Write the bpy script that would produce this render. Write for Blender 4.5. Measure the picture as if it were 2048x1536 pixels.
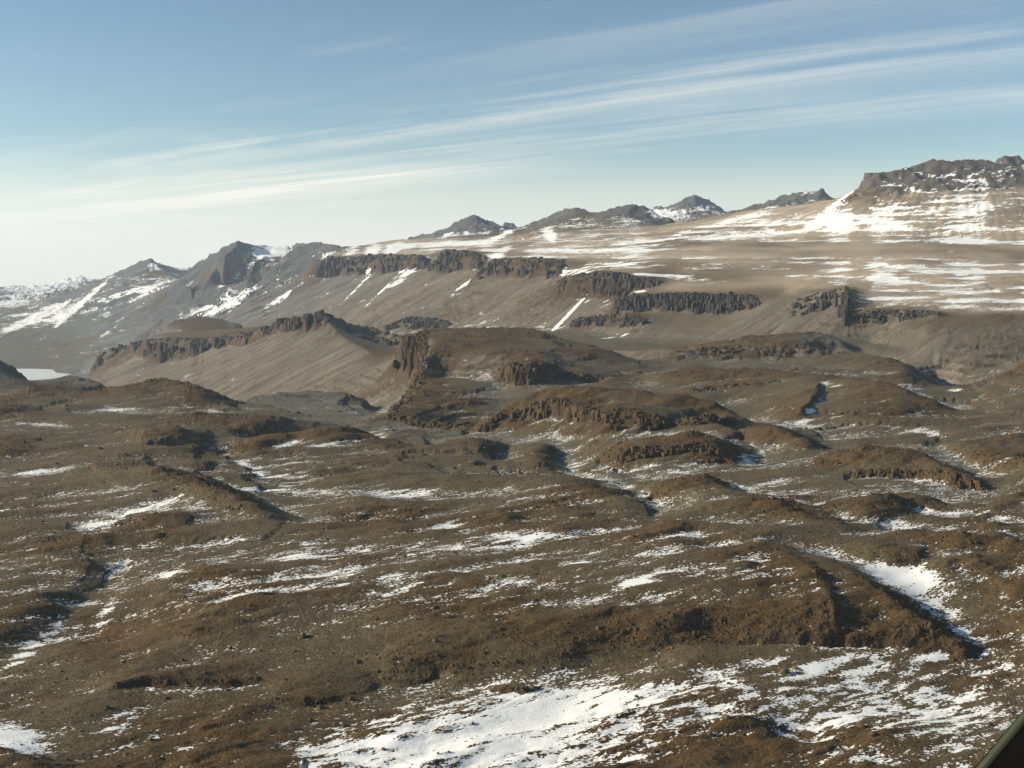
import bpy, bmesh, math, random
import numpy as np
from mathutils import Vector

# ------------------------------------------------------------------ camera, sky, sun, exposure
for o in list(bpy.data.objects):
    bpy.data.objects.remove(o, do_unlink=True)
scene = bpy.context.scene
COL = scene.collection
F = 2100.0                       # focal length in photo pixels (2048 wide)
PITCH = math.atan(268.0 / F)     # eye level lies on photo row 500
CAMZ = 450.0                     # metres above the near upland

cam_data = bpy.data.cameras.new('camera')
cam = bpy.data.objects.new('camera', cam_data)
COL.objects.link(cam)
cam.location = (0, 0, CAMZ)
cam.rotation_euler = (math.pi / 2 - PITCH, 0, 0)
cam_data.sensor_width = 36.0
cam_data.lens = 36.0 * F / 2048.0
cam_data.clip_start = 0.05
cam_data.clip_end = 400000.0
scene.camera = cam
scene.cycles.use_denoising = True

SUN_AZ = math.radians(-92.0)      # from the view axis (+Y), negative = to the left
SUN_EL = math.radians(22.5)
sun_dir = Vector((math.sin(SUN_AZ) * math.cos(SUN_EL), math.cos(SUN_AZ) * math.cos(SUN_EL), math.sin(SUN_EL)))
sun_data = bpy.data.lights.new('sun', 'SUN')
sun_data.energy = 5.0
sun_data.angle = math.radians(0.5)
sun_data.color = (1.0, 0.89, 0.69)
sun = bpy.data.objects.new('sun', sun_data)
sun.rotation_euler = sun_dir.to_track_quat('Z', 'Y').to_euler()
sun.location = (0, 0, 3000)
COL.objects.link(sun)

scene.view_settings.view_transform = 'Standard'
scene.view_settings.look = 'None'
scene.view_settings.gamma = 1.0
scene.view_settings.use_curve_mapping = False
scene.view_settings.exposure = 0.60

world = bpy.data.worlds.new('World')
scene.world = world
world.use_nodes = True


def node(nt, typ, **kw):
    n = nt.nodes.new(typ)
    for k, v in kw.items():
        if k.startswith('i_'):
            key = k[2:]
            n.inputs[int(key) if key.isdigit() else key.replace('_', ' ')].default_value = v
        else:
            setattr(n, k, v)
    return n


def math_node(nt, op, a, b=None, c=None, clamp=False):
    n = nt.nodes.new('ShaderNodeMath')
    n.operation = op
    n.use_clamp = clamp
    for i, x in enumerate((a, b, c)):
        if x is None:
            continue
        if isinstance(x, (int, float)):
            n.inputs[i].default_value = x
        else:
            nt.links.new(x, n.inputs[i])
    return n.outputs[0]


def smooth(nt, x, lo, hi):
    n = nt.nodes.new('ShaderNodeMapRange')
    n.interpolation_type = 'SMOOTHSTEP'
    n.inputs['From Min'].default_value = lo
    n.inputs['From Max'].default_value = hi
    nt.links.new(x, n.inputs['Value'])
    return n.outputs['Result']


def mixcol(nt, fac, a, b, mode='MIX'):
    n = nt.nodes.new('ShaderNodeMix')
    n.data_type = 'RGBA'
    n.blend_type = mode
    for s, x in (('Factor', fac), ('A', a), ('B', b)):
        sock = [i for i in n.inputs if i.name == s and i.enabled][0]
        if isinstance(x, (int, float)):
            sock.default_value = x
        elif isinstance(x, tuple):
            sock.default_value = x if len(x) == 4 else (*x, 1)
        else:
            nt.links.new(x, sock)
    return [o for o in n.outputs if o.enabled][0]


def build_world():
    nt = world.node_tree
    nt.nodes.clear()
    out = node(nt, 'ShaderNodeOutputWorld')
    bg = node(nt, 'ShaderNodeBackground')
    sky = node(nt, 'ShaderNodeTexSky', sky_type='NISHITA')
    sky.sun_disc = False
    sky.sun_elevation = SUN_EL
    sky.sun_rotation = SUN_AZ
    sky.altitude = 1500
    sky.air_density = 1.0
    sky.dust_density = 0.35
    sky.ozone_density = 0.8
    tc = node(nt, 'ShaderNodeTexCoord')
    sep = node(nt, 'ShaderNodeSeparateXYZ')
    nt.links.new(tc.outputs['Generated'], sep.inputs[0])
    zc = math_node(nt, 'ADD', math_node(nt, 'MAXIMUM', sep.outputs['Z'], 0.0), 0.045)
    # cirrus sheets: streaks on a high level layer, running off to the left
    px = math_node(nt, 'DIVIDE', sep.outputs['X'], zc)
    py = math_node(nt, 'DIVIDE', sep.outputs['Y'], zc)
    comb = node(nt, 'ShaderNodeCombineXYZ')
    nt.links.new(px, comb.inputs[0])
    nt.links.new(py, comb.inputs[1])
    def layer(rot, sx, sy, scale, detail, rough, dist, loc):
        mp = node(nt, 'ShaderNodeMapping', vector_type='TEXTURE')
        mp.inputs['Rotation'].default_value = (0, 0, math.radians(rot))
        mp.inputs['Scale'].default_value = (sx, sy, 1)
        mp.inputs['Location'].default_value = loc
        nt.links.new(comb.outputs[0], mp.inputs[0])
        nz = node(nt, 'ShaderNodeTexNoise')
        nz.inputs['Scale'].default_value = scale
        nz.inputs['Detail'].default_value = detail
        nz.inputs['Roughness'].default_value = rough
        nz.inputs['Distortion'].default_value = dist
        nt.links.new(mp.outputs[0], nz.inputs['Vector'])
        return nz.outputs['Fac']
    a = layer(-38, 16, 1.7, 1.0, 5, 0.55, 0.4, (3.1, 1.7, 0))
    b = layer(-36, 5.0, 0.40, 1.0, 6, 0.6, 0.3, (0.4, 5.2, 0))
    c = layer(-40, 40, 5.0, 1.0, 3, 0.5, 0.2, (7.4, 2.2, 0))
    f = math_node(nt, 'ADD', math_node(nt, 'MULTIPLY', a, 0.62), math_node(nt, 'MULTIPLY', b, 0.38))
    d = layer(-30, 3.0, 1.3, 1.0, 6, 0.65, 1.2, (2.2, 8.1, 0))
    f = math_node(nt, 'ADD', f, math_node(nt, 'MULTIPLY', math_node(nt, 'SUBTRACT', c, 0.5), 1.1))
    f = math_node(nt, 'ADD', f, math_node(nt, 'MULTIPLY', math_node(nt, 'SUBTRACT', d, 0.5), 0.45))
    f = smooth(nt, f, 0.48, 0.88)
    f = math_node(nt, 'MULTIPLY', f, 0.36)
    # the three long cirrus bands
    r_ = math.radians(-38)
    al = math_node(nt, 'ADD', math_node(nt, 'MULTIPLY', px, math.cos(r_)), math_node(nt, 'MULTIPLY', py, math.sin(r_)))
    ac = math_node(nt, 'ADD', math_node(nt, 'MULTIPLY', px, -math.sin(r_)), math_node(nt, 'MULTIPLY', py, math.cos(r_)))
    ac = math_node(nt, 'ADD', ac, math_node(nt, 'MULTIPLY', math_node(nt, 'SUBTRACT', a, 0.5), 0.9))
    ac = math_node(nt, 'ADD', ac, math_node(nt, 'MULTIPLY', math_node(nt, 'SUBTRACT', b, 0.5), 1.3))
    ac = math_node(nt, 'ADD', ac, math_node(nt, 'MULTIPLY', math_node(nt, 'SUBTRACT', d, 0.5), 0.8))
    fib = layer(-41, 4.0, 0.13, 1.0, 4, 0.6, 0.6, (1.2, 3.3, 0))
    wisp = smooth(nt, math_node(nt, 'ADD', math_node(nt, 'ADD', math_node(nt, 'MULTIPLY', b, 0.35), math_node(nt, 'MULTIPLY', fib, 0.35)), math_node(nt, 'MULTIPLY', d, 0.3)), 0.36, 0.62)
    for q0, wid, l0, l1, l2, l3, amt in ((4.60, 0.27, -8.5, -5.0, -3.0, 0.2, 0.33), (6.40, 0.50, -20.0, -14.0, -7.0, -3.5, 0.60),
                                         (3.55, 0.24, -4.0, -2.0, 0.0, 3.0, 0.13), (5.60, 0.45, -12.0, -7.0, -3.0, 1.0, 0.20)):
        e_ = math_node(nt, 'DIVIDE', math_node(nt, 'SUBTRACT', ac, q0), wid)
        g_ = math_node(nt, 'EXPONENT', math_node(nt, 'MULTIPLY', math_node(nt, 'MULTIPLY', e_, e_), -1.0))
        g_ = math_node(nt, 'MULTIPLY', g_, math_node(nt, 'MULTIPLY', smooth(nt, al, l0, l1), smooth(nt, al, l3, l2)))
        g_ = math_node(nt, 'MULTIPLY', g_, math_node(nt, 'MULTIPLY', math_node(nt, 'ADD', wisp, 0.25), amt))
        f = math_node(nt, 'ADD', f, g_)
    # the cloud deck closes towards the horizon, where one looks through it edge on
    low = smooth(nt, sep.outputs['Z'], 0.10, 0.0)
    f = math_node(nt, 'ADD', f, math_node(nt, 'MULTIPLY', low, 0.92), clamp=True)
    tint = mixcol(nt, 1.0, sky.outputs[0], (0.94, 1.06, 1.06), 'MULTIPLY')
    cl = mixcol(nt, f, tint, (12.0, 11.4, 9.8))
    nt.links.new(cl, bg.inputs[0])
    bg.inputs[1].default_value = 0.068
    nt.links.new(bg.outputs[0], out.inputs[0])


build_world()

# ------------------------------------------------------------------ numeric helpers
rng = np.random.default_rng(7)
PERM = np.concatenate([rng.permutation(512)] * 3).astype(np.int32)
GA = rng.uniform(0, 2 * np.pi, 512)
GX, GY = np.cos(GA).astype(np.float32), np.sin(GA).astype(np.float32)


def perlin(x, y, seed=0):
    xf = np.floor(x); yf = np.floor(y)
    fx = (x - xf).astype(np.float32); fy = (y - yf).astype(np.float32)
    xi = (xf.astype(np.int64) + seed * 131) & 511
    yi = (yf.astype(np.int64) + seed * 57) & 511
    x1 = (xi + 1) & 511; y1 = (yi + 1) & 511
    def g(a, b, dx, dy):
        h = PERM[PERM[a] + b]
        return GX[h] * dx + GY[h] * dy
    u = fx * fx * fx * (fx * (fx * 6 - 15) + 10)
    v = fy * fy * fy * (fy * (fy * 6 - 15) + 10)
    n00 = g(xi, yi, fx, fy); n10 = g(x1, yi, fx - 1, fy)
    n01 = g(xi, y1, fx, fy - 1); n11 = g(x1, y1, fx - 1, fy - 1)
    a = n00 + u * (n10 - n00)
    b = n01 + u * (n11 - n01)
    return (a + v * (b - a)) * 1.5


def fbm(x, y, wl, octaves, gain=0.5, seed=0):
    r = 0.0; amp = 1.0
    for k in range(octaves):
        r = r + amp * perlin(x / wl + 17.3 * k, y / wl - 9.1 * k, seed + k)
        wl *= 0.5; amp *= gain
    return r


def blur(a, sr, sc):
    """separable gaussian, sr rows, sc columns, edges held"""
    def one(a, s, axis):
        if s <= 0:
            return a
        r = int(3 * s) + 1
        k = np.exp(-0.5 * (np.arange(-r, r + 1) / s) ** 2); k /= k.sum()
        pad = [(0, 0), (0, 0)]; pad[axis] = (r, r)
        p = np.pad(a, pad, mode='edge')
        out = np.zeros_like(a)
        n = a.shape[axis]
        for i, w in enumerate(k):
            out += w * (p[i:i + n, :] if axis == 0 else p[:, i:i + n])
        return out
    return one(one(a, sr, 0), sc, 1)


SP, CP = math.sin(PITCH), math.cos(PITCH)


def e_of_v(v):
    d = (np.asarray(v, float) - 768.0) / F
    return (SP + d * CP) / (CP - d * SP)          # fall per metre of y


def t_of_uv(u, v):
    d = (np.asarray(v, float) - 768.0) / F
    return (np.asarray(u, float) - 1024.0) / F / (CP - d * SP)


def project(x, y, z):
    """world -> photo pixel"""
    zz = z - CAMZ
    depth = y * CP - zz * SP
    up = y * SP + zz * CP
    return 1024 + F * x / depth, 768 - F * up / depth


# ------------------------------------------------------------------ landform survey
# each line: landform, mode, points (photo column, photo row, value); mode 'z' = height in
# metres, 'D' = distance in metres; flag 'c' = sharp brink; back = (farther by, lower by)
LINES = []


BANDS = []       # cliffs: (landform, index of brink line, index of foot line, column radius, rows)


def L(form, mode, pts, flag='', back=None):
    if form in ('right_hills', 'banded_ridge', 'right_upland', 'long_ridge', 'round_hill', 'left_upland') and mode == 'z' and flag == '':
        pts = [(u, v, z * (1.4 if form in ('right_hills', 'banded_ridge') else 1.25)) for u, v, z in pts]
    LINES.append((form, mode, pts, flag, back))


def band(radius, rows=2, keep=0.9, top=-2, foot=-1):
    radius *= 0.62
    rows += 1
    BANDS.append((LINES[-1][0], len(LINES) + top, len(LINES) + foot, radius, rows, keep))



# --- nearest ground, snow basin
L('near_basin', 'z', [(-500, 1900, -12), (1024, 1900, -14), (2600, 1900, -12)])
L('near_basin', 'z', [(-400, 1640, -8), (300, 1640, -8), (1024, 1640, -10), (1700, 1640, -8), (2500, 1640, -10)])
L('near_basin', 'z', [(590, 1500, -10), (800, 1475, -11), (1000, 1450, -11), (1150, 1410, -10), (1260, 1385, -9)])
L('near_basin', 'z', [(1560, 1440, -9), (1750, 1420, -10), (1900, 1430, -11), (2048, 1450, -10), (2250, 1450, -5)])
L('near_basin', 'z', [(1090, 1545, -5), (1250, 1515, 0), (1380, 1470, 2), (1480, 1440, 4), (1540, 1465, 1), (1600, 1500, -4)])
L('near_basin', 'z', [(1640, 1480, -4), (1720, 1450, 2), (1770, 1460, 0), (1790, 1490, -5)])
L('near_basin', 'z', [(-200, 1460, 4), (0, 1470, -3), (90, 1480, -6), (220, 1490, -6), (330, 1470, -5)])
L('near_basin', 'z', [(-200, 1500, 12), (0, 1505, 6), (60, 1530, 4), (110, 1570, 2)])
L('near_basin', 'z', [(380, 1520, -4), (470, 1480, -2), (560, 1470, -6)])
# --- broad near upland with its broken front
FR = 'front_upland'
L(FR, 'z', [(545, 1398, -4), (600, 1391, -1), (690, 1393, -2)], 'c')
L(FR, 'z', [(545, 1412, -8), (600, 1416, -9), (690, 1406, -8)], 'c')
L(FR, 'z', [(758, 1345, 0), (785, 1322, 8), (840, 1311, 11), (885, 1306, 12)], 'c')
L(FR, 'z', [(752, 1374, -8), (800, 1376, -9), (850, 1364, -8), (890, 1342, -3)], 'c')
L(FR, 'z', [(975, 1364, -3), (1060, 1371, -2)], 'c')
L(FR, 'z', [(975, 1376, -9), (1060, 1388, -10)], 'c')
L(FR, 'z', [(900, 1310, 13), (1000, 1315, 8), (1090, 1316, 4), (1180, 1300, 8), (1290, 1294, 10)])
L(FR, 'z', [(900, 1350, -4), (1000, 1352, -5), (1100, 1338, -5), (1180, 1326, -6), (1290, 1312, -4)])
L(FR, 'z', [(1340, 1278, 8), (1430, 1276, 7), (1600, 1280, 6), (1750, 1272, 8), (1870, 1267, 8), (1930, 1300, 0)], 'c')
L(FR, 'z', [(1340, 1292, 3), (1430, 1298, -1), (1600, 1301, -4), (1750, 1305, -8), (1880, 1312, -9), (1960, 1340, -12)], 'c')
L(FR, 'z', [(540, 1422, -9), (740, 1398, -9), (900, 1392, -10), (1065, 1398, -10), (1160, 1348, -8), (1330, 1314, -6)])
L(FR, 'z', [(780, 1290, 17), (860, 1240, 26), (1000, 1260, 22), (1200, 1240, 24), (1450, 1230, 24), (1650, 1230, 22)])
L(FR, 'z', [(330, 1252, 14), (380, 1268, 13), (440, 1282, 10), (540, 1290, 10), (640, 1302, 10), (760, 1300, 12)], 'c')
L(FR, 'z', [(330, 1276, 7), (380, 1292, 7), (440, 1300, 6), (540, 1304, 6), (640, 1314, 6), (760, 1312, 8)], 'c')
L(FR, 'z', [(220, 1372, 3), (300, 1356, 6), (400, 1352, 6), (512, 1345, 6)], 'c')
L(FR, 'z', [(220, 1384, -2), (300, 1380, -3), (400, 1380, -3), (512, 1366, -2), (540, 1376, -4)], 'c')
L(FR, 'z', [(195, 1250, 6), (200, 1310, 2), (205, 1335, 0), (160, 1390, -4)])
L(FR, 'z', [(560, 1350, 2), (660, 1360, 2), (720, 1345, 4)])
L(FR, 'z', [(520, 1200, 22), (610, 1235, 18), (560, 1240, 16)])
L(FR, 'z', [(450, 1150, 22), (620, 1165, 22), (760, 1180, 22), (900, 1190, 26)])
L(FR, 'z', [(300, 1110, 16), (420, 1090, 18), (600, 1090, 20), (780, 1100, 24), (950, 1130, 28), (1150, 1140, 32), (1350, 1140, 36)])
L(FR, 'z', [(560, 1075, 16), (700, 1050, 18), (780, 1040, 22), (830, 1055, 16)])
L(FR, 'z', [(830, 1055, 16), (860, 1043, 24), (890, 1060, 14), (960, 1040, 22), (1020, 1035, 24), (1060, 1052, 18)])
L(FR, 'z', [(1120, 1060, 28), (1240, 1055, 30), (1330, 1046, 34), (1400, 1058, 36), (1470, 1072, 40)])
L(FR, 'z', [(1520, 1090, 42), (1555, 1098, 40), (1600, 1120, 38), (1640, 1155, 36), (1660, 1195, 32), (1672, 1235, 26)], 'c')
L(FR, 'z', [(1560, 1090, 34), (1612, 1112, 32), (1655, 1148, 29), (1680, 1195, 25), (1695, 1235, 20)], 'c')
L(FR, 'z', [(1630, 1105, 32), (1700, 1140, 30), (1760, 1175, 28), (1810, 1215, 24), (1850, 1240, 18), (1870, 1262, 12)], 'c')
L(FR, 'z', [(1660, 1100, 22), (1730, 1130, 12), (1790, 1165, 6), (1850, 1210, 2), (1900, 1255, -2), (1960, 1300, -8), (2060, 1370, -12)])
# --- hollow and slope on the right
RS = 'right_slope'
L(RS, 'z', [(1740, 1142, 8), (1800, 1146, 6), (1860, 1138, 8), (1900, 1128, 10)])
L(RS, 'z', [(1850, 1170, 2), (1900, 1220, -1), (1980, 1270, -4), (2060, 1310, -8)])
L(RS, 'z', [(1920, 1140, 12), (2000, 1180, 12), (2100, 1230, 10), (2300, 1280, 12)])
L(RS, 'z', [(1960, 1115, 20), (2060, 1110, 26), (2250, 1120, 34)])
# --- long low ridge behind the hollow
LR = 'long_ridge'
L(LR, 'z', [(1330, 1040, 38), (1420, 1046, 34), (1520, 1056, 30), (1650, 1066, 30), (1780, 1084, 32), (1880, 1094, 32), (1940, 1100, 30), (1990, 1122, 18)], '', (60, 14))
L(LR, 'z', [(1560, 1092, 20), (1650, 1110, 14), (1740, 1130, 9), (1820, 1128, 11), (1900, 1116, 14), (1960, 1122, 12)])
L(LR, 'z', [(1180, 1030, 20), (1300, 1036, 26), (1360, 1020, 30), (1440, 1000, 36), (1550, 998, 40), (1590, 1012, 36), (1650, 1036, 30), (1700, 1058, 22)], '')
L(LR, 'z', [(1600, 1000, 22), (1660, 1026, 18), (1720, 1056, 14)])
L(LR, 'z', [(1290, 990, 22), (1350, 962, 34), (1404, 943, 46), (1420, 955, 42), (1445, 972, 36), (1478, 992, 28)], 'c')
L(LR, 'z', [(1425, 945, 18), (1450, 958, 14), (1485, 980, 12), (1510, 995, 14)], 'c')
L(LR, 'z', [(1240, 980, 8), (1320, 950, 4), (1380, 935, 0), (1450, 940, 4)])
# --- hills right middle
RM = 'right_hills'
L(RM, 'z', [(1560, 975, 14), (1680, 980, 12), (1760, 985, 14), (1800, 1000, 18)])
L(RM, 'z', [(1720, 985, 30), (1810, 976, 34), (1850, 985, 28), (1890, 1005, 18)], '', (50, 16))
L(RM, 'z', [(1590, 1030, 20), (1680, 1000, 26), (1720, 1020, 22), (1760, 1045, 16)])
L(RM, 'z', [(1770, 1060, 16), (1850, 1050, 28), (1960, 1052, 36), (2010, 1058, 36), (2050, 1080, 20)], '', (40, 20))
L(RM, 'z', [(1900, 1075, 16), (1980, 1095, 14), (2048, 1092, 10)])
L(RM, 'z', [(1990, 1010, 14), (2060, 1020, 14), (2200, 1040, 16)])
L(RM, 'z', [(1930, 1035, 10), (1870, 1025, 10), (1790, 1015, 8)])
L(RM, 'z', [(1690, 940, 18), (1760, 938, 24), (1840, 940, 26), (1920, 955, 26), (1975, 968, 20)], 'c')
L(RM, 'z', [(1690, 955, 8), (1760, 958, 8), (1850, 965, 6), (1920, 982, 4), (1985, 985, 4)], 'c')
band(6, 2, 0.8)
L(RM, 'z', [(1650, 900, 18), (1740, 888, 34), (1800, 886, 38), (1850, 900, 34), (1890, 925, 28), (1940, 948, 22)], '', (70, 30))
L(RM, 'z', [(1990, 960, 0), (1940, 930, -6), (1890, 900, -8), (1850, 870, -8), (1780, 860, -6)])
L(RM, 'z', [(1780, 845, 0), (1880, 880, 2), (1960, 900, 16), (2010, 895, 26), (2060, 905, 30), (2250, 910, 36)])
L(RM, 'z', [(2000, 925, 4), (2060, 935, 4), (2250, 945, 6)])
L(RM, 'z', [(1400, 935, -2), (1530, 930, -6), (1640, 925, 2)])
L(RM, 'z', [(1520, 950, 6), (1600, 945, 16), (1680, 955, 12)])
L(RM, 'z', [(1640, 905, -2), (1680, 880, -6), (1660, 860, -6), (1700, 850, -4)])
# --- hill with a columnar face and shaded end
HG = 'block_hill'
L(HG, 'D', [(1185, 915, 2250), (1230, 893, 2280), (1270, 880, 2300), (1330, 873, 2310), (1400, 869, 2310), (1428, 870, 2300), (1442, 890, 2265), (1452, 910, 2220), (1466, 922, 2185)], 'c')
L(HG, 'D', [(1235, 900, 2225), (1260, 893, 2235), (1340, 886, 2240), (1420, 884, 2245), (1438, 898, 2225)], 'c')
L(HG, 'D', [(1190, 935, 2150), (1260, 920, 2180), (1340, 909, 2205), (1400, 911, 2205), (1440, 922, 2180), (1470, 929, 2160)], 'c')
band(6.5, 3, 0.85)
L(HG, 'z', [(1440, 862, -2), (1480, 880, -6), (1520, 905, -8), (1535, 925, -8), (1500, 932, -8)], 'c')
L(HG, 'z', [(1160, 932, -6), (1260, 945, -3), (1360, 945, -2), (1420, 936, 2)])
L(HG, 'z', [(1200, 880, 0), (1280, 868, 4), (1360, 860, 2), (1430, 855, 4)])
HH = 'round_hill'
L(HH, 'z', [(1400, 850, 14), (1480, 846, 28), (1540, 840, 38), (1580, 844, 40), (1612, 858, 34), (1630, 872, 20)], '', (70, 34))
L(HH, 'z', [(1450, 880, 2), (1540, 890, 0), (1600, 894, -4), (1645, 885, -8), (1660, 872, -8)])
# --- ridge with crags, middle
CR = 'crag_ridge'
L(CR, 'z', [(905, 866, -34), (950, 846, -14), (990, 822, 12), (1040, 790, 48), (1080, 772, 70), (1130, 766, 82), (1200, 766, 84), (1280, 776, 78), (1345, 786, 74), (1400, 784, 74), (1430, 795, 64), (1470, 822, 36), (1495, 836, 14)], '', (160, 90))
L(CR, 'z', [(960, 850, -14), (1010, 818, 20), (1060, 806, 42), (1120, 800, 56), (1180, 815, 50), (1200, 822, 46), (1300, 826, 46), (1400, 828, 44), (1470, 836, 26)], 'c')
L(CR, 'z', [(940, 868, -38), (990, 864, -28), (1040, 846, -8), (1110, 834, 12), (1180, 845, 16), (1210, 856, 14), (1300, 858, 16), (1400, 850, 22), (1480, 850, 10)], 'c')
band(7.5, 3, 0.9)
L(CR, 'z', [(920, 876, -36), (1050, 874, -24), (1200, 876, -6), (1300, 876, 0), (1400, 866, 6)])
L(CR, 'z', [(1000, 884, -34), (1060, 882, -34), (1120, 886, -34), (1180, 890, -26)])
# --- twin hollows
TH = 'twin_knolls'
L(TH, 'z', [(860, 888, 2), (900, 876, 8), (950, 870, 10), (1000, 876, 0), (1015, 882, -10)], '', (60, 26))
L(TH, 'z', [(905, 886, 6), (960, 884, 6), (975, 895, 4), (955, 915, 0), (940, 925, -4)])
L(TH, 'z', [(1012, 888, -28), (1012, 905, -34), (995, 924, -32), (960, 932, -26)])
L(TH, 'z', [(1025, 890, -18), (1060, 884, -12), (1100, 882, -10), (1116, 884, -14)], '', (50, 18))
L(TH, 'z', [(1108, 886, -12), (1080, 898, -8), (1072, 912, -6), (1090, 930, -4), (1130, 950, -2), (1170, 962, 0)])
L(TH, 'z', [(1120, 888, -34), (1112, 905, -40), (1118, 925, -40), (1145, 945, -32), (1195, 968, -18)])
L(TH, 'z', [(1150, 900, -34), (1180, 930, -26), (1250, 955, -16), (1330, 965, -10)])
L(TH, 'z', [(880, 940, -10), (940, 945, -10), (1000, 945, -12), (1050, 940, -8)])
# --- brown band ridge
BB = 'banded_ridge'
L(BB, 'z', [(780, 968, 2), (860, 956, 10), (940, 962, 8), (1020, 970, 4), (1080, 958, 10), (1150, 962, 14), (1200, 980, 18), (1250, 1000, 22), (1290, 1024, 18), (1315, 1040, 12)])
L(BB, 'z', [(780, 982, -6), (860, 976, -4), (940, 984, -4), (1020, 982, -2)])
L(BB, 'z', [(1330, 1030, 4), (1290, 1000, 0), (1250, 975, -8)])
L(BB, 'z', [(740, 1000, -6), (860, 1000, -6), (960, 1010, 4), (1080, 1015, 16), (1200, 1036, 22)])
L(BB, 'z', [(700, 925, 0), (800, 930, 0), (850, 945, -2)])
L(BB, 'z', [(660, 990, 2), (730, 985, 6), (780, 1005, 2)])
# --- left upland
LU = 'left_upland'
L(LU, 'z', [(150, 935, 14), (200, 925, 26), (290, 926, 32), (360, 948, 32), (430, 975, 32), (490, 1000, 28), (540, 1030, 20), (575, 1052, 8)])
L(LU, 'z', [(330, 928, 10), (420, 955, 6), (500, 985, 2), (560, 1015, 0), (620, 1045, 0)], 'c')
L(LU, 'z', [(100, 985, 8), (250, 990, 14), (400, 1010, 18), (470, 1030, 14)])
L(LU, 'z', [(150, 1060, 4), (220, 1035, 8), (300, 1015, 6), (360, 1008, 8)])
L(LU, 'z', [(250, 1050, 14), (290, 1028, 24), (345, 1024, 26), (385, 1040, 18), (400, 1055, 10)])
L(LU, 'z', [(-300, 1100, 10), (0, 1090, 10), (120, 1095, 18), (200, 1080, 16)])
L(LU, 'z', [(90, 1150, 15), (180, 1120, 16), (185, 1150, 12), (140, 1185, 10), (80, 1230, 8), (0, 1272, 6), (-200, 1350, 6)])
L(LU, 'z', [(260, 1115, 9), (225, 1150, 4), (170, 1205, 1), (110, 1260, -1), (0, 1325, -4), (-200, 1420, -8)])
L(LU, 'z', [(-300, 1200, 22), (0, 1180, 18), (60, 1150, 20)])
L(LU, 'z', [(-300, 960, 8), (0, 945, 4), (90, 938, 6), (130, 945, 8)])
L(LU, 'z', [(-300, 900, 20), (0, 890, 16), (30, 875, 20), (60, 890, 8), (130, 870, 10), (250, 880, 14)])
L(LU, 'z', [(410, 905, -8), (440, 900, -10), (470, 915, -10), (520, 945, -8), (590, 980, -8), (660, 985, -6)])
L(LU, 'z', [(280, 870, 26), (340, 850, 30), (380, 870, 20), (400, 890, 6)])
L(LU, 'z', [(470, 905, 4), (520, 880, 14), (600, 870, 8)])
L(LU, 'z', [(540, 905, -4), (620, 935, -4), (700, 910, -2), (760, 880, 0)])
L(LU, 'z', [(500, 862, 22), (560, 850, 30), (640, 838, 36), (710, 834, 38), (742, 842, 34), (756, 856, 24)], '', (110, 90))
L(LU, 'z', [(560, 882, 4), (640, 888, 2), (700, 886, 0), (745, 878, -2), (775, 864, -6)])
L(LU, 'z', [(780, 858, -20), (830, 868, -18), (900, 880, -20)])
L(LU, 'z', [(420, 835, 20), (500, 838, 22), (560, 830, 18)])
L(LU, 'z', [(-300, 850, 10), (0, 850, 8), (90, 855, 6), (140, 850, 8)])
L(LU, 'z', [(60, 832, 4), (170, 820, 4), (230, 822, -2), (330, 825, -2)])
L(LU, 'z', [(-300, 806, 30), (0, 812, 26), (100, 815, 22), (170, 808, 12)])
# --- rounded knolls at the brink, left
K = 'left_knolls'
L(K, 'z', [(150, 798, 10), (190, 775, 28), (250, 762, 38), (300, 754, 44), (350, 753, 44), (395, 762, 40), (430, 775, 30), (452, 788, 10), (462, 797, -8)], '', (300, 210))
L(K, 'z', [(390, 770, 38), (405, 785, 30), (420, 798, 16)])
L(K, 'z', [(200, 815, 0), (300, 818, 4), (400, 808, 4), (455, 802, -8)])
L(K, 'z', [(-300, 770, 20), (0, 790, 10), (50, 770, 20), (90, 762, 22), (110, 765, 18), (165, 785, 8)], '', (120, 60))
L(K, 'z', [(70, 765, -30), (110, 750, -26), (150, 746, -26), (190, 752, -30), (215, 764, -40)], '', (300, 190))
L(K, 'D', [(-400, 560, 3900), (-150, 640, 4100), (-40, 690, 4250), (0, 711, 4300), (30, 735, 4350), (53, 757, 4400)], 'c', (300, 160))
L(K, 'z', [(460, 805, -30), (500, 792, -38), (560, 780, -32), (630, 774, -28), (690, 780, -32), (722, 790, -44)], '', (220, 130))
L(K, 'z', [(480, 815, -10), (560, 805, -40), (600, 808, -44), (680, 812, -44), (730, 820, -60)])
L(K, 'z', [(590, 790, -32), (620, 795, -46), (650, 795, -46)], 'c')
# --- ravine
RV = 'ravine'
L(RV, 'D', [(460, 812, 4600), (600, 815, 4300), (720, 815, 4000)])
L(RV, 'z', [(735, 815, -120), (760, 826, -100), (775, 838, -70)])
# --- dark middle ridge with its peak
MR = 'middle_ridge'
L(MR, 'D', [(196, 722, 7700), (205, 700, 7800), (216, 689, 7850), (240, 690, 7800), (262, 692, 7700), (300, 678, 7500), (360, 676, 7300), (430, 673, 7050), (500, 665, 6750), (545, 650, 6500), (575, 634, 6350), (600, 630, 6250), (625, 622, 6150), (641, 617, 6100), (655, 626, 6150), (690, 643, 6250), (720, 648, 6300), (745, 650, 6250), (770, 662, 6100), (800, 672, 5900), (815, 685, 5650)], 'c')
L(MR, 'D', [(641, 618, 6090), (655, 640, 5930), (675, 662, 5760), (700, 680, 5580), (722, 692, 5430), (745, 705, 5250)], 'c')
L(MR, 'D', [(200, 738, 7650), (225, 720, 7650), (262, 705, 7550), (310, 728, 7250), (360, 725, 7050), (430, 700, 6930), (500, 690, 6630), (560, 665, 6350), (610, 662, 6120), (635, 668, 5960)], 'c')
band(20, 2, 0.9, -3, -1)
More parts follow.
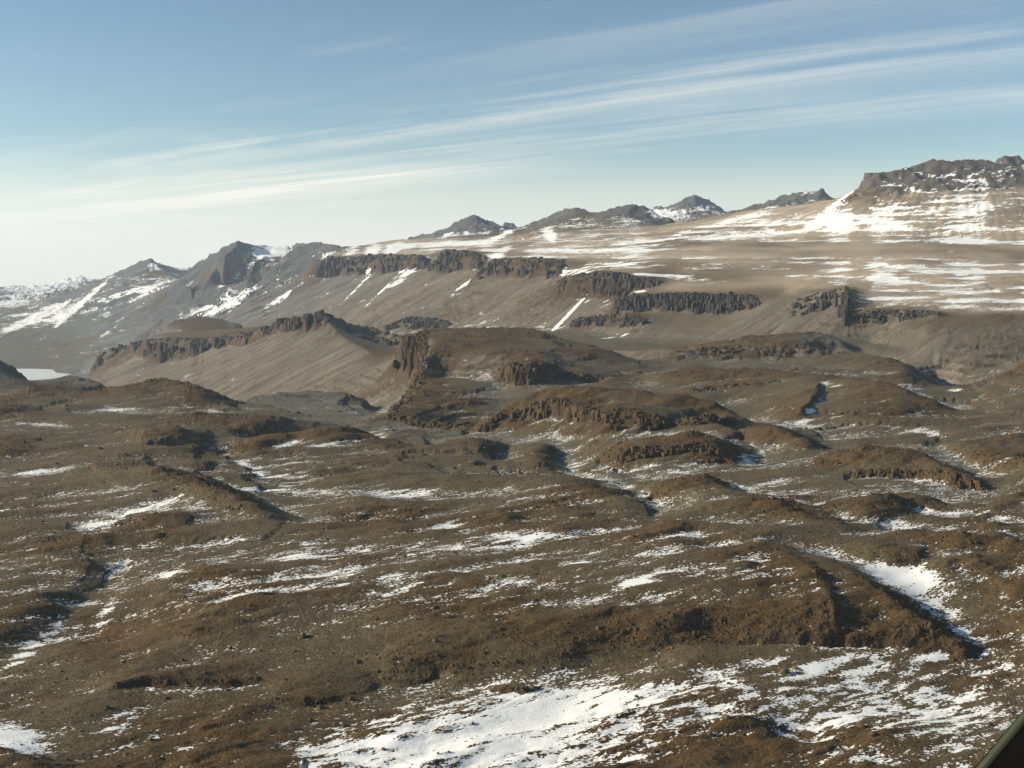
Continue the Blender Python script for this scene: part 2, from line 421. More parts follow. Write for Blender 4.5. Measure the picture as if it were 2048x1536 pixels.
L(MR, 'D', [(700, 672, 6080), (745, 682, 6000), (785, 694, 5750), (800, 705, 5400)])
L(MR, 'D', [(330, 650, 9000), (350, 640, 9200), (400, 630, 9400), (430, 636, 9300), (480, 650, 9000)])
L(MR, 'D', [(300, 668, 8300), (400, 660, 8500), (500, 655, 8300), (540, 648, 7600)])
L(MR, 'D', [(215, 752, 7300), (300, 790, 6000), (460, 806, 5300), (600, 806, 4850), (700, 806, 4500), (760, 815, 4000)])
L(MR, 'D', [(700, 740, 5000), (760, 730, 4900), (800, 760, 4500), (790, 800, 4000)])
L(MR, 'D', [(640, 700, 6900), (720, 690, 6600), (800, 690, 6200)])
# --- central mesa
ME = 'central_mesa'
L(ME, 'z', [(804, 658, 108), (860, 655, 106), (960, 652, 100), (1050, 650, 95), (1085, 654, 88), (1110, 668, 74), (1170, 684, 56), (1230, 700, 36), (1268, 718, 16)], '', (200, 120))
L(ME, 'z', [(804, 660, 107), (848, 668, 103), (856, 690, 86), (852, 712, 66), (846, 740, 30), (836, 772, 4)], 'c')
L(ME, 'D', [(796, 685, 4580), (793, 715, 4480), (797, 742, 4350), (815, 752, 4200), (832, 760, 4000)], 'c')
band(9, 5, 0.95)
L(ME, 'z', [(836, 774, 4), (818, 800, -4), (800, 818, -12), (778, 832, -18)], 'c')
L(ME, 'D', [(825, 775, 3800), (805, 800, 3500), (775, 826, 3250), (764, 838, 3150)], 'c')
band(8, 3, 0.9)
L(ME, 'z', [(778, 832, -18), (820, 834, -16), (860, 842, -18), (920, 850, -22), (950, 850, -24)], 'c')
L(ME, 'z', [(775, 843, -30), (820, 850, -34), (860, 857, -36), (900, 866, -40), (935, 870, -40)], 'c')
band(7, 2, 0.95)
L(ME, 'z', [(860, 710, 68), (890, 709, 66), (915, 712, 64)], 'c')
L(ME, 'z', [(858, 744, 8), (890, 747, 4), (925, 748, 6)], 'c')
L(ME, 'z', [(920, 715, 62), (935, 735, 36), (940, 748, 16)])
L(ME, 'z', [(860, 755, 4), (920, 752, 6), (980, 756, 4), (1000, 768, -6)])
L(ME, 'z', [(860, 790, -4), (920, 800, -10), (980, 800, -20), (1020, 790, -24)])
L(ME, 'D', [(998, 738, 3660), (1008, 724, 3600), (1030, 719, 3555), (1060, 717, 3530), (1090, 720, 3555), (1112, 730, 3620)], 'c')
L(ME, 'D', [(990, 762, 3620), (1018, 774, 3510), (1060, 775, 3470), (1096, 770, 3510), (1125, 758, 3600)], 'c')
band(7, 3, 1.0)
L(ME, 'z', [(960, 708, 80), (1010, 700, 86), (1060, 702, 86), (1100, 706, 80)])
L(ME, 'z', [(880, 680, 96), (960, 676, 94), (1050, 680, 90), (1110, 690, 76)])
L(ME, 'z', [(1115, 742, 32), (1160, 746, 30), (1220, 748, 30), (1290, 742, 30)], 'c')
L(ME, 'z', [(1115, 762, 4), (1160, 768, -4), (1220, 768, -6), (1290, 756, 0)], 'c')
band(7, 2, 0.9)
L(ME, 'z', [(1140, 710, 54), (1180, 698, 58), (1220, 702, 46), (1250, 722, 22)])
L(ME, 'z', [(1120, 722, 44), (1180, 724, 36), (1240, 730, 24)])
# --- right upland
RU = 'right_upland'
L(RU, 'z', [(1290, 742, 32), (1340, 735, 36), (1450, 730, 40), (1560, 735, 42), (1650, 742, 44), (1720, 748, 44), (1790, 762, 40), (1850, 788, 24), (1890, 806, 10), (1925, 824, -6)], '', (80, 36))
L(RU, 'z', [(1280, 772, -4), (1350, 780, 2), (1440, 790, 0), (1500, 812, -6), (1560, 830, -8)])
L(RU, 'z', [(1380, 778, 16), (1450, 766, 22), (1520, 766, 26), (1560, 762, 28)], 'c')
L(RU, 'z', [(1380, 792, 6), (1450, 782, 10), (1520, 778, 16), (1560, 772, 22)], 'c')
band(7, 2, 0.7)
L(RU, 'z', [(1640, 764, 40), (1628, 785, 36), (1622, 800, 32), (1600, 818, 20), (1590, 830, 8)], 'c')
L(RU, 'z', [(1652, 768, 26), (1640, 790, 18), (1632, 806, 12), (1610, 832, -2)], 'c')
L(RU, 'z', [(1660, 800, 14), (1720, 805, 22), (1800, 808, 22), (1880, 820, 6)])
L(RU, 'z', [(1610, 842, -4), (1660, 832, 6), (1740, 832, 8), (1830, 830, 4), (1920, 830, 0), (2048, 835, 8), (2250, 840, 10)])
L(RU, 'z', [(1560, 850, -8), (1640, 850, -8), (1720, 848, -4)])
# --- long mesa
LM = 'long_mesa'
L(LM, 'D', [(1180, 682, 4750), (1250, 690, 4650), (1330, 690, 4600), (1420, 682, 4550), (1500, 668, 4520), (1600, 656, 4480), (1650, 656, 4450), (1680, 666, 4400), (1700, 680, 4330), (1730, 692, 4230)], '', (110, 50))
L(LM, 'D', [(1340, 702, 4300), (1400, 696, 4280), (1470, 692, 4260), (1560, 690, 4240), (1640, 692, 4220), (1690, 696, 4200)], 'c')
L(LM, 'D', [(1340, 714, 4240), (1400, 720, 4210), (1480, 724, 4190), (1560, 719, 4180), (1640, 709, 4170), (1700, 703, 4180)], 'c')
band(9, 2, 0.95)
L(LM, 'z', [(1300, 722, 6), (1400, 730, 6), (1520, 730, 10), (1620, 724, 14)])
L(LM, 'z', [(1640, 716, 22), (1700, 704, 40), (1760, 706, 44), (1800, 716, 42), (1825, 728, 36)], '', (90, 60))
L(LM, 'z', [(1825, 728, 36), (1800, 745, 34), (1830, 765, 20), (1860, 785, -10)])
L(LM, 'z', [(1840, 735, 0), (1870, 755, -40), (1890, 775, -60), (1900, 788, -62)], 'c')
L(LM, 'D', [(1735, 697, 4600), (1780, 702, 4400), (1830, 714, 4280)])
# --- corner hills right
CH = 'corner_hills'
L(CH, 'z', [(1930, 818, -20), (1950, 795, 0), (1975, 772, 24), (2000, 752, 44), (2048, 722, 80), (2120, 700, 100), (2300, 680, 120)], 'c')
L(CH, 'z', [(1895, 795, -60), (1930, 780, -46), (1960, 755, -20), (2000, 735, 2), (2060, 715, 34)])
L(CH, 'D', [(1740, 682, 4450), (1760, 664, 4480), (1800, 654, 4520), (1860, 643, 4520), (1930, 631, 4550), (2048, 632, 4450), (2250, 620, 4400)])
L(CH, 'D', [(1748, 700, 4320), (1790, 690, 4350), (1860, 690, 4250), (1880, 720, 4130), (1885, 752, 4020)])
L(CH, 'D', [(1820, 668, 4420), (1900, 660, 4360), (1990, 660, 4320), (2060, 680, 4200)])
L(CH, 'D', [(1900, 700, 4180), (1960, 715, 4060), (1990, 705, 4100), (2048, 695, 4100)])
# --- valley wall: brinks, cliff feet, talus foot
VW = 'valley_wall'
L(VW, 'D', [(1700, 632, 4850), (1725, 619, 4820), (1760, 616, 4800), (1850, 620, 4700), (1880, 628, 4600)], 'c')
L(VW, 'D', [(1705, 648, 4760), (1740, 650, 4730), (1800, 645, 4670), (1850, 636, 4630)], 'c')
band(11, 3, 0.95)
L(VW, 'D', [(1570, 620, 5200), (1600, 598, 5250), (1640, 580, 5250), (1690, 572, 5200), (1700, 582, 5100), (1698, 610, 4950), (1690, 628, 4850)], 'c')
L(VW, 'D', [(1590, 632, 5080), (1640, 622, 5020), (1670, 632, 4880), (1690, 645, 4750)], 'c')
band(11, 3, 0.6)
L(VW, 'D', [(1232, 590, 5950), (1290, 584, 5900), (1340, 582, 5850), (1400, 583, 5750), (1460, 584, 5650), (1505, 590, 5550), (1520, 602, 5450)], 'c')
L(VW, 'D', [(1225, 618, 5850), (1290, 630, 5770), (1340, 624, 5730), (1400, 632, 5630), (1460, 630, 5530), (1510, 618, 5460)], 'c')
band(13, 3, 0.97)
L(VW, 'D', [(1118, 570, 6900), (1130, 556, 6850), (1160, 548, 6750), (1200, 544, 6650), (1225, 538, 6550), (1245, 542, 6500), (1280, 552, 6350), (1320, 556, 6250)], 'c')
L(VW, 'D', [(1112, 600, 6770), (1140, 598, 6670), (1190, 598, 6540), (1230, 608, 6360), (1260, 588, 6300), (1315, 574, 6210)], 'c')
band(15, 3, 0.95)
L(VW, 'D', [(1330, 560, 6400), (1420, 562, 6200), (1500, 560, 6000), (1560, 572, 5700)])
L(VW, 'D', [(1140, 634, 6050), (1200, 630, 5950), (1260, 628, 5750), (1290, 632, 5600)], 'c')
L(VW, 'D', [(1150, 650, 5980), (1200, 655, 5840), (1260, 656, 5620), (1290, 650, 5500)], 'c')
band(13, 2, 0.9)
L(VW, 'D', [(955, 532, 8200), (985, 517, 8150), (1020, 515, 8000), (1080, 514, 7700), (1125, 517, 7450), (1122, 545, 7150)], 'c')
L(VW, 'D', [(950, 562, 8040), (990, 555, 7940), (1040, 558, 7700), (1090, 556, 7450), (1118, 560, 7200)], 'c')
band(17, 2, 0.95)
L(VW, 'D', [(855, 530, 9100), (868, 512, 9100), (882, 500, 9050), (925, 500, 8850), (960, 508, 8500)], 'c')
L(VW, 'D', [(858, 544, 8940), (890, 547, 8780), (930, 541, 8660), (958, 538, 8420)], 'c')
band(19, 3, 0.95)
L(VW, 'D', [(632, 524, 11400), (660, 514, 11300), (720, 512, 10900), (780, 510, 10300), (850, 512, 9600)], 'c')
L(VW, 'D', [(618, 556, 10980), (660, 553, 10880), (720, 551, 10480), (780, 545, 9980), (855, 540, 9380)], 'c')
band(24, 2, 0.9)
L(VW, 'D', [(632, 524, 11400), (610, 550, 11400), (575, 580, 11300), (530, 615, 11100)])
L(VW, 'D', [(770, 650, 7900), (790, 640, 7900), (820, 630, 7900), (880, 638, 7700), (905, 646, 7500)], 'c')
L(VW, 'D', [(775, 662, 7820), (800, 658, 7780), (850, 660, 7650), (895, 658, 7450)], 'c')
band(14, 2, 0.9)
L(VW, 'D', [(1725, 684, 4560), (1690, 680, 4600), (1640, 672, 4700), (1560, 678, 4850), (1450, 690, 4950), (1300, 684, 5300), (1180, 668, 5800), (1100, 656, 6350), (1000, 652, 6900), (905, 655, 7300), (800, 670, 7500), (700, 690, 8000), (560, 710, 8800), (400, 720, 9700)])
# --- valley floor
VF = 'valley_floor'
L(VF, 'z', [(60, 758, -1016), (110, 752, -1012), (160, 747, -1000)])
L(VF, 'z', [(-500, 738, -1002), (0, 738, -1001), (90, 738, -1001), (120, 739, -1000)])
L(VF, 'z', [(-500, 745, -1018), (80, 746, -1018)])
L(VF, 'z', [(-500, 760, -1006), (60, 765, -1004), (200, 756, -980)])
L(VF, 'z', [(-500, 715, -960), (0, 712, -960), (120, 715, -950), (220, 705, -880), (300, 690, -780)])
L(VF, 'z', [(-500, 690, -880), (0, 690, -880), (150, 675, -800), (300, 655, -650), (420, 640, -540), (520, 625, -420)])
# --- far mountains
L('shoulder_mountain', 'D', [(575, 490, 14300), (600, 485, 13900), (640, 485, 13300), (690, 489, 12700), (708, 496, 12000)], '', (700, 250))
L('shoulder_mountain', 'D', [(640, 500, 12900), (600, 520, 13000), (560, 540, 13100), (520, 530, 13600)])
L('shoulder_mountain', 'D', [(480, 580, 13300), (540, 575, 12500), (600, 560, 12000)])
PM = 'pyramid_mountain'
L(PM, 'D', [(395, 535, 17000), (430, 508, 16000), (455, 493, 15700), (470, 484, 15500), (478, 478, 15400), (486, 483, 15500), (500, 489, 15700), (525, 490, 16200), (548, 493, 16500), (575, 490, 16000)], '', (1200, 500))
L(PM, 'D', [(478, 484, 15400), (466, 498, 15200), (454, 513, 15000), (442, 530, 14800), (432, 544, 14650), (415, 562, 14500)])
L(PM, 'D', [(500, 524, 14700), (525, 514, 15000), (540, 505, 15600)])
L(PM, 'D', [(360, 570, 15300), (430, 580, 14300), (480, 560, 14200)])
L(PM, 'D', [(300, 610, 15000), (400, 610, 14000), (450, 610, 13500)])
WP = 'white_peak'
L(WP, 'D', [(150, 580, 20500), (190, 566, 20200), (230, 545, 19800), (270, 530, 19400), (292, 521, 19100), (303, 514, 19000), (312, 520, 19100), (322, 527, 19200), (345, 536, 19500), (385, 534, 19500), (420, 528, 20000)], '', (1500, 500))
L(WP, 'D', [(303, 521, 18900), (275, 545, 18200), (240, 570, 17600), (200, 600, 17000)], 'c')
L(WP, 'D', [(330, 545, 18200), (360, 555, 17400), (330, 575, 17000)])
L(WP, 'D', [(-400, 640, 17500), (0, 640, 17000), (120, 620, 17000), (200, 620, 16500)])
L(WP, 'D', [(-400, 615, 20000), (0, 612, 20000), (100, 596, 20500), (150, 588, 20500)])
L('far_range', 'D', [(-500, 575, 30000), (-100, 580, 30000), (0, 576, 30000), (30, 570, 30000), (60, 573, 29500), (110, 568, 29000), (130, 558, 29500), (160, 552, 30000), (190, 560, 30000), (260, 558, 30000)], '', (2500, 500))
L('far_range', 'D', [(-400, 598, 25000), (0, 598, 25000), (90, 585, 25000), (160, 578, 25000)])
L('crown_mountain', 'D', [(820, 476, 17200), (845, 470, 17000), (880, 462, 16800), (905, 455, 16600), (917, 443, 16500), (935, 434, 16400), (950, 430, 16300), (968, 436, 16300), (985, 443, 16300), (1010, 455, 16300), (1042, 462, 16300)], '', (900, 400))
L('crown_mountain', 'D', [(835, 478, 16000), (905, 473, 15300), (960, 472, 15100), (1040, 468, 15000)])
L('crown_mountain', 'D', [(1012, 448, 21000), (1022, 444, 21000), (1035, 449, 21000), (1050, 452, 21000)], '', (800, 300))
TD = 'twin_domes'
L(TD, 'D', [(1045, 459, 13600), (1080, 438, 13500), (1115, 421, 13400), (1150, 414, 13300), (1180, 424, 13200), (1200, 428, 13000), (1225, 413, 12800), (1262, 407, 12600), (1295, 413, 12600), (1318, 430, 12500), (1338, 441, 12300)], '', (900, 350))
L(TD, 'D', [(1050, 464, 12200), (1110, 456, 11900), (1180, 452, 11700), (1260, 448, 11500), (1330, 444, 11500)])
L('castle_mountain', 'D', [(1290, 418, 20500), (1310, 412, 20500), (1340, 416, 20300), (1350, 404, 20200), (1370, 396, 20100), (1380, 392, 20000), (1389, 386, 20000), (1398, 391, 20000), (1418, 396, 20000), (1432, 405, 20000), (1448, 416, 20000), (1465, 424, 20000)], '', (1200, 500))
L('castle_mountain', 'D', [(1330, 436, 18500), (1400, 430, 18300), (1460, 428, 18300)])
L('table_mountain', 'D', [(1480, 420, 17500), (1500, 411, 17500), (1540, 406, 17500), (1553, 396, 17400), (1575, 388, 17300), (1610, 384, 17200), (1635, 383, 17100), (1648, 377, 17000), (1660, 386, 17000), (1672, 398, 17000), (1720, 400, 17000)], '', (1000, 400))
# --- high plateau
HP = 'high_plateau'
L(HP, 'D', [(715, 494, 12500), (760, 483, 14000), (810, 478, 15000)])
L(HP, 'D', [(660, 505, 11800), (760, 498, 11500), (860, 492, 11500), (960, 490, 11000), (1060, 480, 10800)])
L(HP, 'D', [(930, 494, 9400), (1000, 495, 9000), (1080, 495, 8800), (1150, 505, 8200)])
L(HP, 'D', [(1340, 446, 10800), (1400, 440, 10600), (1450, 428, 10400), (1500, 420, 10200), (1560, 414, 9900), (1620, 406, 9600), (1665, 398, 9300), (1700, 384, 9000), (1722, 376, 8800)], '', (900, 260))
L(HP, 'D', [(1050, 470, 10900), (1150, 466, 10400), (1250, 462, 10000), (1340, 458, 9800)])
L(HP, 'D', [(1160, 500, 8300), (1260, 490, 8300), (1400, 480, 8300), (1550, 468, 8200), (1620, 462, 8100)])
L(HP, 'D', [(1190, 530, 7100), (1300, 525, 6900), (1420, 530, 6600), (1560, 535, 6400), (1680, 535, 6200)])
L(HP, 'D', [(1480, 440, 9200), (1560, 430, 9000), (1640, 420, 8800), (1700, 408, 8600)])
L(HP, 'D', [(1620, 465, 8000), (1700, 470, 7700), (1800, 470, 7500), (1900, 476, 7300), (2060, 486, 7000), (2300, 490, 6800)])
L(HP, 'D', [(1680, 520, 6500), (1780, 518, 6400), (1900, 525, 6200), (2060, 535, 5900), (2300, 540, 5800)])
L(HP, 'D', [(1760, 528, 6150), (1800, 514, 6150), (1825, 508, 6150), (1850, 516, 6150), (1880, 524, 6150)])
L(HP, 'D', [(1560, 570, 5750), (1650, 565, 5650), (1750, 570, 5500), (1850, 580, 5300), (1950, 590, 5150), (2060, 600, 5000), (2300, 600, 4900)])
L(HP, 'D', [(1720, 605, 5050), (1850, 610, 4900), (1950, 615, 4800), (2060, 618, 4750)])
# --- big mesa on the right skyline
BM = 'skyline_mesa'
L(BM, 'D', [(1719, 352, 8900), (1724, 346, 8900), (1745, 346, 8800), (1775, 344, 8750), (1795, 337, 8800), (1830, 328, 8850), (1860, 321, 8900), (1900, 316, 8900), (1940, 319, 8900), (1985, 323, 8900), (2048, 325, 8900), (2300, 325, 8900)], 'c', (1200, 200))
L(BM, 'D', [(1716, 374, 8820), (1750, 372, 8560), (1800, 372, 8450), (1860, 372, 8350), (1950, 372, 8300), (2060, 368, 8300), (2300, 365, 8300)], 'c')
L(BM, 'D', [(1990, 318, 10500), (2010, 310, 10500), (2040, 307, 10500), (2055, 320, 10400)])
L(HP, 'D', [(1700, 392, 8650), (1760, 398, 8350), (1850, 394, 8150), (1950, 388, 8100), (2060, 384, 8050), (2300, 380, 8050)])
L(HP, 'D', [(1680, 410, 8500), (1780, 425, 8050), (1900, 420, 7850), (2060, 412, 7750), (2300, 410, 7700)])
W_LINES = [  # (landform, points (t, y, z)) on ground no pixel shows
    ('far_range', [(-0.65, 47000, -1900), (0, 47000, -1900), (0.65, 47000, -1900)]),
    ('far_range', [(-0.65, 36000, -1500), (0, 36000, -1500), (0.65, 36000, -1500)]),
    ('far_range', [(-0.3, 26000, -900), (0.1, 26000, -900), (0.6, 26000, -900)]),
    ('valley_floor', [(-0.65, 5300, -430), (-0.43, 5300, -430)]),
    ('valley_floor', [(-0.65, 6500, -700), (-0.425, 6500, -680)]),
    ('valley_floor', [(-0.65, 8000, -900), (-0.415, 8000, -860)]),
    ('valley_floor', [(-0.65, 10000, -1000), (-0.41, 10000, -980)]),
    ('near_basin', [(-0.65, 540, -14), (0, 540, -16), (0.65, 540, -14)]),
]

FORMS = []
for f in [l[0] for l in LINES]:
    if f not in FORMS:
        FORMS.append(f)

# ------------------------------------------------------------------ height solve on a (t, log y) grid
TM = 0.64
S0, S1 = math.log(520.0), math.log(48000.0)
NTc, NSc = 832, 2048


def sample_line(mode, pts):
    o = []
    for (u0, v0, a0), (u1, v1, a1) in zip(pts[:-1], pts[1:]):
        n = max(2, int(max(abs(u1 - u0), abs(v1 - v0)) / 1.0))
        k = np.linspace(0, 1, n, endpoint=False)
        o.append(np.stack([u0 + k * (u1 - u0), v0 + k * (v1 - v0), a0 + k * (a1 - a0)], 1))
    o.append(np.array([pts[-1]], float))
    q = np.concatenate(o)
    e = e_of_v(q[:, 1])
    if mode == 'z':
        y = (CAMZ - q[:, 2]) / e
        z = q[:, 2]
    else:
        y = q[:, 2]
        z = CAMZ - e * y
    return t_of_uv(q[:, 0], q[:, 1]), y, z


PTS = []
for form, mode, pts, flag, back in LINES:
    t, y, z = sample_line(mode, pts)
    fid = np.full(len(t), FORMS.index(form))
    cf = np.full(len(t), 1.0 if flag == 'c' else 0.0)
    PTS.append(np.stack([t, np.log(y), z, fid, cf], 1))
    if back:
        y2 = y + back[0]
        PTS.append(np.stack([t, np.log(y2), z - back[1], fid, cf * 0], 1)[::2])
for form, pts in W_LINES:
    for (t0, y0, z0), (t1, y1, z1) in zip(pts[:-1], pts[1:]):
        k = np.linspace(0, 1, 900)
        PTS.append(np.stack([t0 + k * (t1 - t0), np.log(y0 + k * (y1 - y0)), z0 + k * (z1 - z0),
                             np.full(900, FORMS.index(form)), np.zeros(900)], 1))
PTS = np.concatenate(PTS)
PTS = PTS[(np.abs(PTS[:, 0]) < TM) & (PTS[:, 1] > S0) & (PTS[:, 1] < S1)]


def stamp(ns, nt):
    i = np.clip(np.rint((PTS[:, 1] - S0) / (S1 - S0) * (ns - 1)).astype(int), 0, ns - 1)
    j = np.clip(np.rint((PTS[:, 0] + TM) / (2 * TM) * (nt - 1)).astype(int), 0, nt - 1)
    idx = i * nt + j
    c = np.bincount(idx, minlength=ns * nt)
    z = np.bincount(idx, weights=PTS[:, 2], minlength=ns * nt)
    m = c > 0
    z[m] /= c[m]
    return z.reshape(ns, nt), m.reshape(ns, nt), idx


def solve():
    h = None
    for lev in (5, 4, 3, 2, 1, 0):
        ns, nt = NSc >> lev, NTc >> lev
        cz, cm, _ = stamp(ns, nt)
        if h is None:
            h = np.full((ns, nt), cz[cm].mean())
        else:
            h = np.repeat(np.repeat(h, 2, 0), 2, 1)
        h[cm] = cz[cm]
        ii, jj = np.indices((ns, nt))
        om = 1.85 if lev > 0 else 1.7
        masks = [(((ii + jj) & 1) == c) & ~cm for c in (0, 1)]
        for it in range(260 if lev > 2 else (110 if lev > 0 else 50)):
            for m in masks:
                p = np.pad(h, 1, mode='edge')
                a = 0.25 * (p[:-2, 1:-1] + p[2:, 1:-1] + p[1:-1, :-2] + p[1:-1, 2:])
                h = np.where(m, h + om * (a - h), h)
        if lev in (0,):
            p = np.pad(h, 1, mode='edge')
    return h


H = solve()
_, CM, IDX = stamp(NSc, NTc)
cliff = np.zeros(NSc * NTc); cliff[IDX] = PTS[:, 4]
cliff = blur(cliff.reshape(NSc, NTc), 4, 3)
cliff = np.clip(cliff * 5, 0, 1)
cliff = np.maximum(cliff, np.clip((np.linspace(S0, S1, NSc) - math.log(6500)) / 0.3, 0, 1)[:, None])
# round the crests and hollows except along sharp brinks
Hs = blur(H, 5, 4)
H = H * cliff + Hs * (1 - cliff)
H = blur(H, 0.7, 0.7)

# nearest landform for each cell
lab = np.full(NSc * NTc, -1); lab[IDX] = PTS[:, 3].astype(int)
lab = lab.reshape(NSc, NTc)
while (lab < 0).any():
    p = np.pad(lab, 1, mode='edge')
    for sl in (p[:-2, 1:-1], p[2:, 1:-1], p[1:-1, :-2], p[1:-1, 2:]):
        lab = np.where(lab < 0, sl, lab)

Sg = np.linspace(S0, S1, NSc)
Tg = np.linspace(-TM, TM, NTc)
Yg = np.exp(Sg)[:, None] * np.ones((1, NTc))
Xg = Yg * Tg[None, :]


def grads(h):
    hs = np.gradient(h, Sg, axis=0); ht = np.gradient(h, Tg, axis=1)
    hx = ht / Yg
    hy = (hs - Tg[None, :] * ht) / Yg
    return hx, hy


HX, HY = grads(H)
slope = np.sqrt(HX ** 2 + HY ** 2)
relief = (H - blur(H, 24, 20)) / Yg * 100.0        # hill tops + , hollows -
relief_s = (H - blur(H, 9, 7)) / Yg * 100.0

# streaks down the fall lines (scree chutes)
noise0 = rng.random((NSc, NTc)).astype(np.float32)
noise0 = blur(noise0, 0.8, 0.8)
hxs, hys = blur(HX, 4, 4), blur(HY, 4, 4)
gl = np.sqrt(hxs ** 2 + hys ** 2) + 1e-9
dt = hxs / gl / Yg; ds = (hys / gl + Tg[None, :] * hxs / gl) / Yg
ds_, dt_ = ds, dt
ci = ds_ / (Sg[1] - Sg[0]); cj = (hxs / gl - Tg[None, :] * hys / gl) / Yg / (Tg[1] - Tg[0])
nl = np.sqrt(ci ** 2 + cj ** 2) + 1e-9
ci /= nl; cj /= nl
streak = np.zeros((NSc, NTc), np.float32)
I0, J0 = np.indices((NSc, NTc)).astype(np.float32)
for sgn in (1, -1):
    fi, fj = I0.copy(), J0.copy()
    for k in range(26):
        ri = np.clip(np.rint(fi), 0, NSc - 1).astype(np.int32); rj = np.clip(np.rint(fj), 0, NTc - 1).astype(np.int32)
        streak += noise0[ri, rj]
        fi += sgn * ci[ri, rj]; fj += sgn * cj[ri, rj]
streak -= streak.mean(); streak /= streak.std()
streak = streak.clip(-2.5, 2.5)


rough_far = np.zeros(lab.shape)
for k_, w_ in (('far_range', 0.45), ('skyline_mesa', 0.8), ('white_peak', 0.16), ('pyramid_mountain', 0.14), ('high_plateau', 0.10), ('valley_floor', 0.03), ('shoulder_mountain', 0.35),
               ('crown_mountain', 0.35), ('twin_domes', 0.35), ('castle_mountain', 0.35), ('table_mountain', 0.4)):
    rough_far[lab == FORMS.index(k_)] = w_
rough_far = blur(rough_far, 5, 5)
plate_grid = blur((lab == FORMS.index('high_plateau')) * 1.0, 4, 4)


def bil(a, s, t):
    fi = np.clip((s - S0) / (S1 - S0) * (NSc - 1), 0, NSc - 1.001)
    fj = np.clip((t + TM) / (2 * TM) * (NTc - 1), 0, NTc - 1.001)
    i = fi.astype(np.int32); j = fj.astype(np.int32)
    fi -= i; fj -= j
    return (a[i, j] * (1 - fi) * (1 - fj) + a[i + 1, j] * fi * (1 - fj)
            + a[i, j + 1] * (1 - fi) * fj + a[i + 1, j + 1] * fi * fj)


# ------------------------------------------------------------------ final vertex grid: rows closer where the ground stands steep
NC, NR = 1070, 1000
Tv = np.linspace(-TM + 0.002, TM - 0.002, NC)
Ssub = np.linspace(S0 + 0.005, S1 - 0.005, 1700)
Hsub = bil(H, *np.meshgrid(Ssub, Tv, indexing='ij'))
ang = np.arctan2(CAMZ - Hsub, np.exp(Ssub)[:, None])
dv = -np.diff(ang, axis=0) * F
w = np.where(dv > 0, dv, -0.25 * dv) + 0.35
w = np.minimum(w, 14)
w = blur(w, 3, 6)
cum = np.concatenate([np.zeros((1, NC)), np.cumsum(w, 0)], 0)
cum /= cum[-1:]
q = np.linspace(0, 1, NR)
Sv = np.empty((NR, NC))
for j in range(NC):
    Sv[:, j] = np.interp(q, cum[:, j], Ssub)
TT = np.broadcast_to(Tv[None, :], (NR, NC)).copy()
Y = np.exp(Sv); X = TT * Y


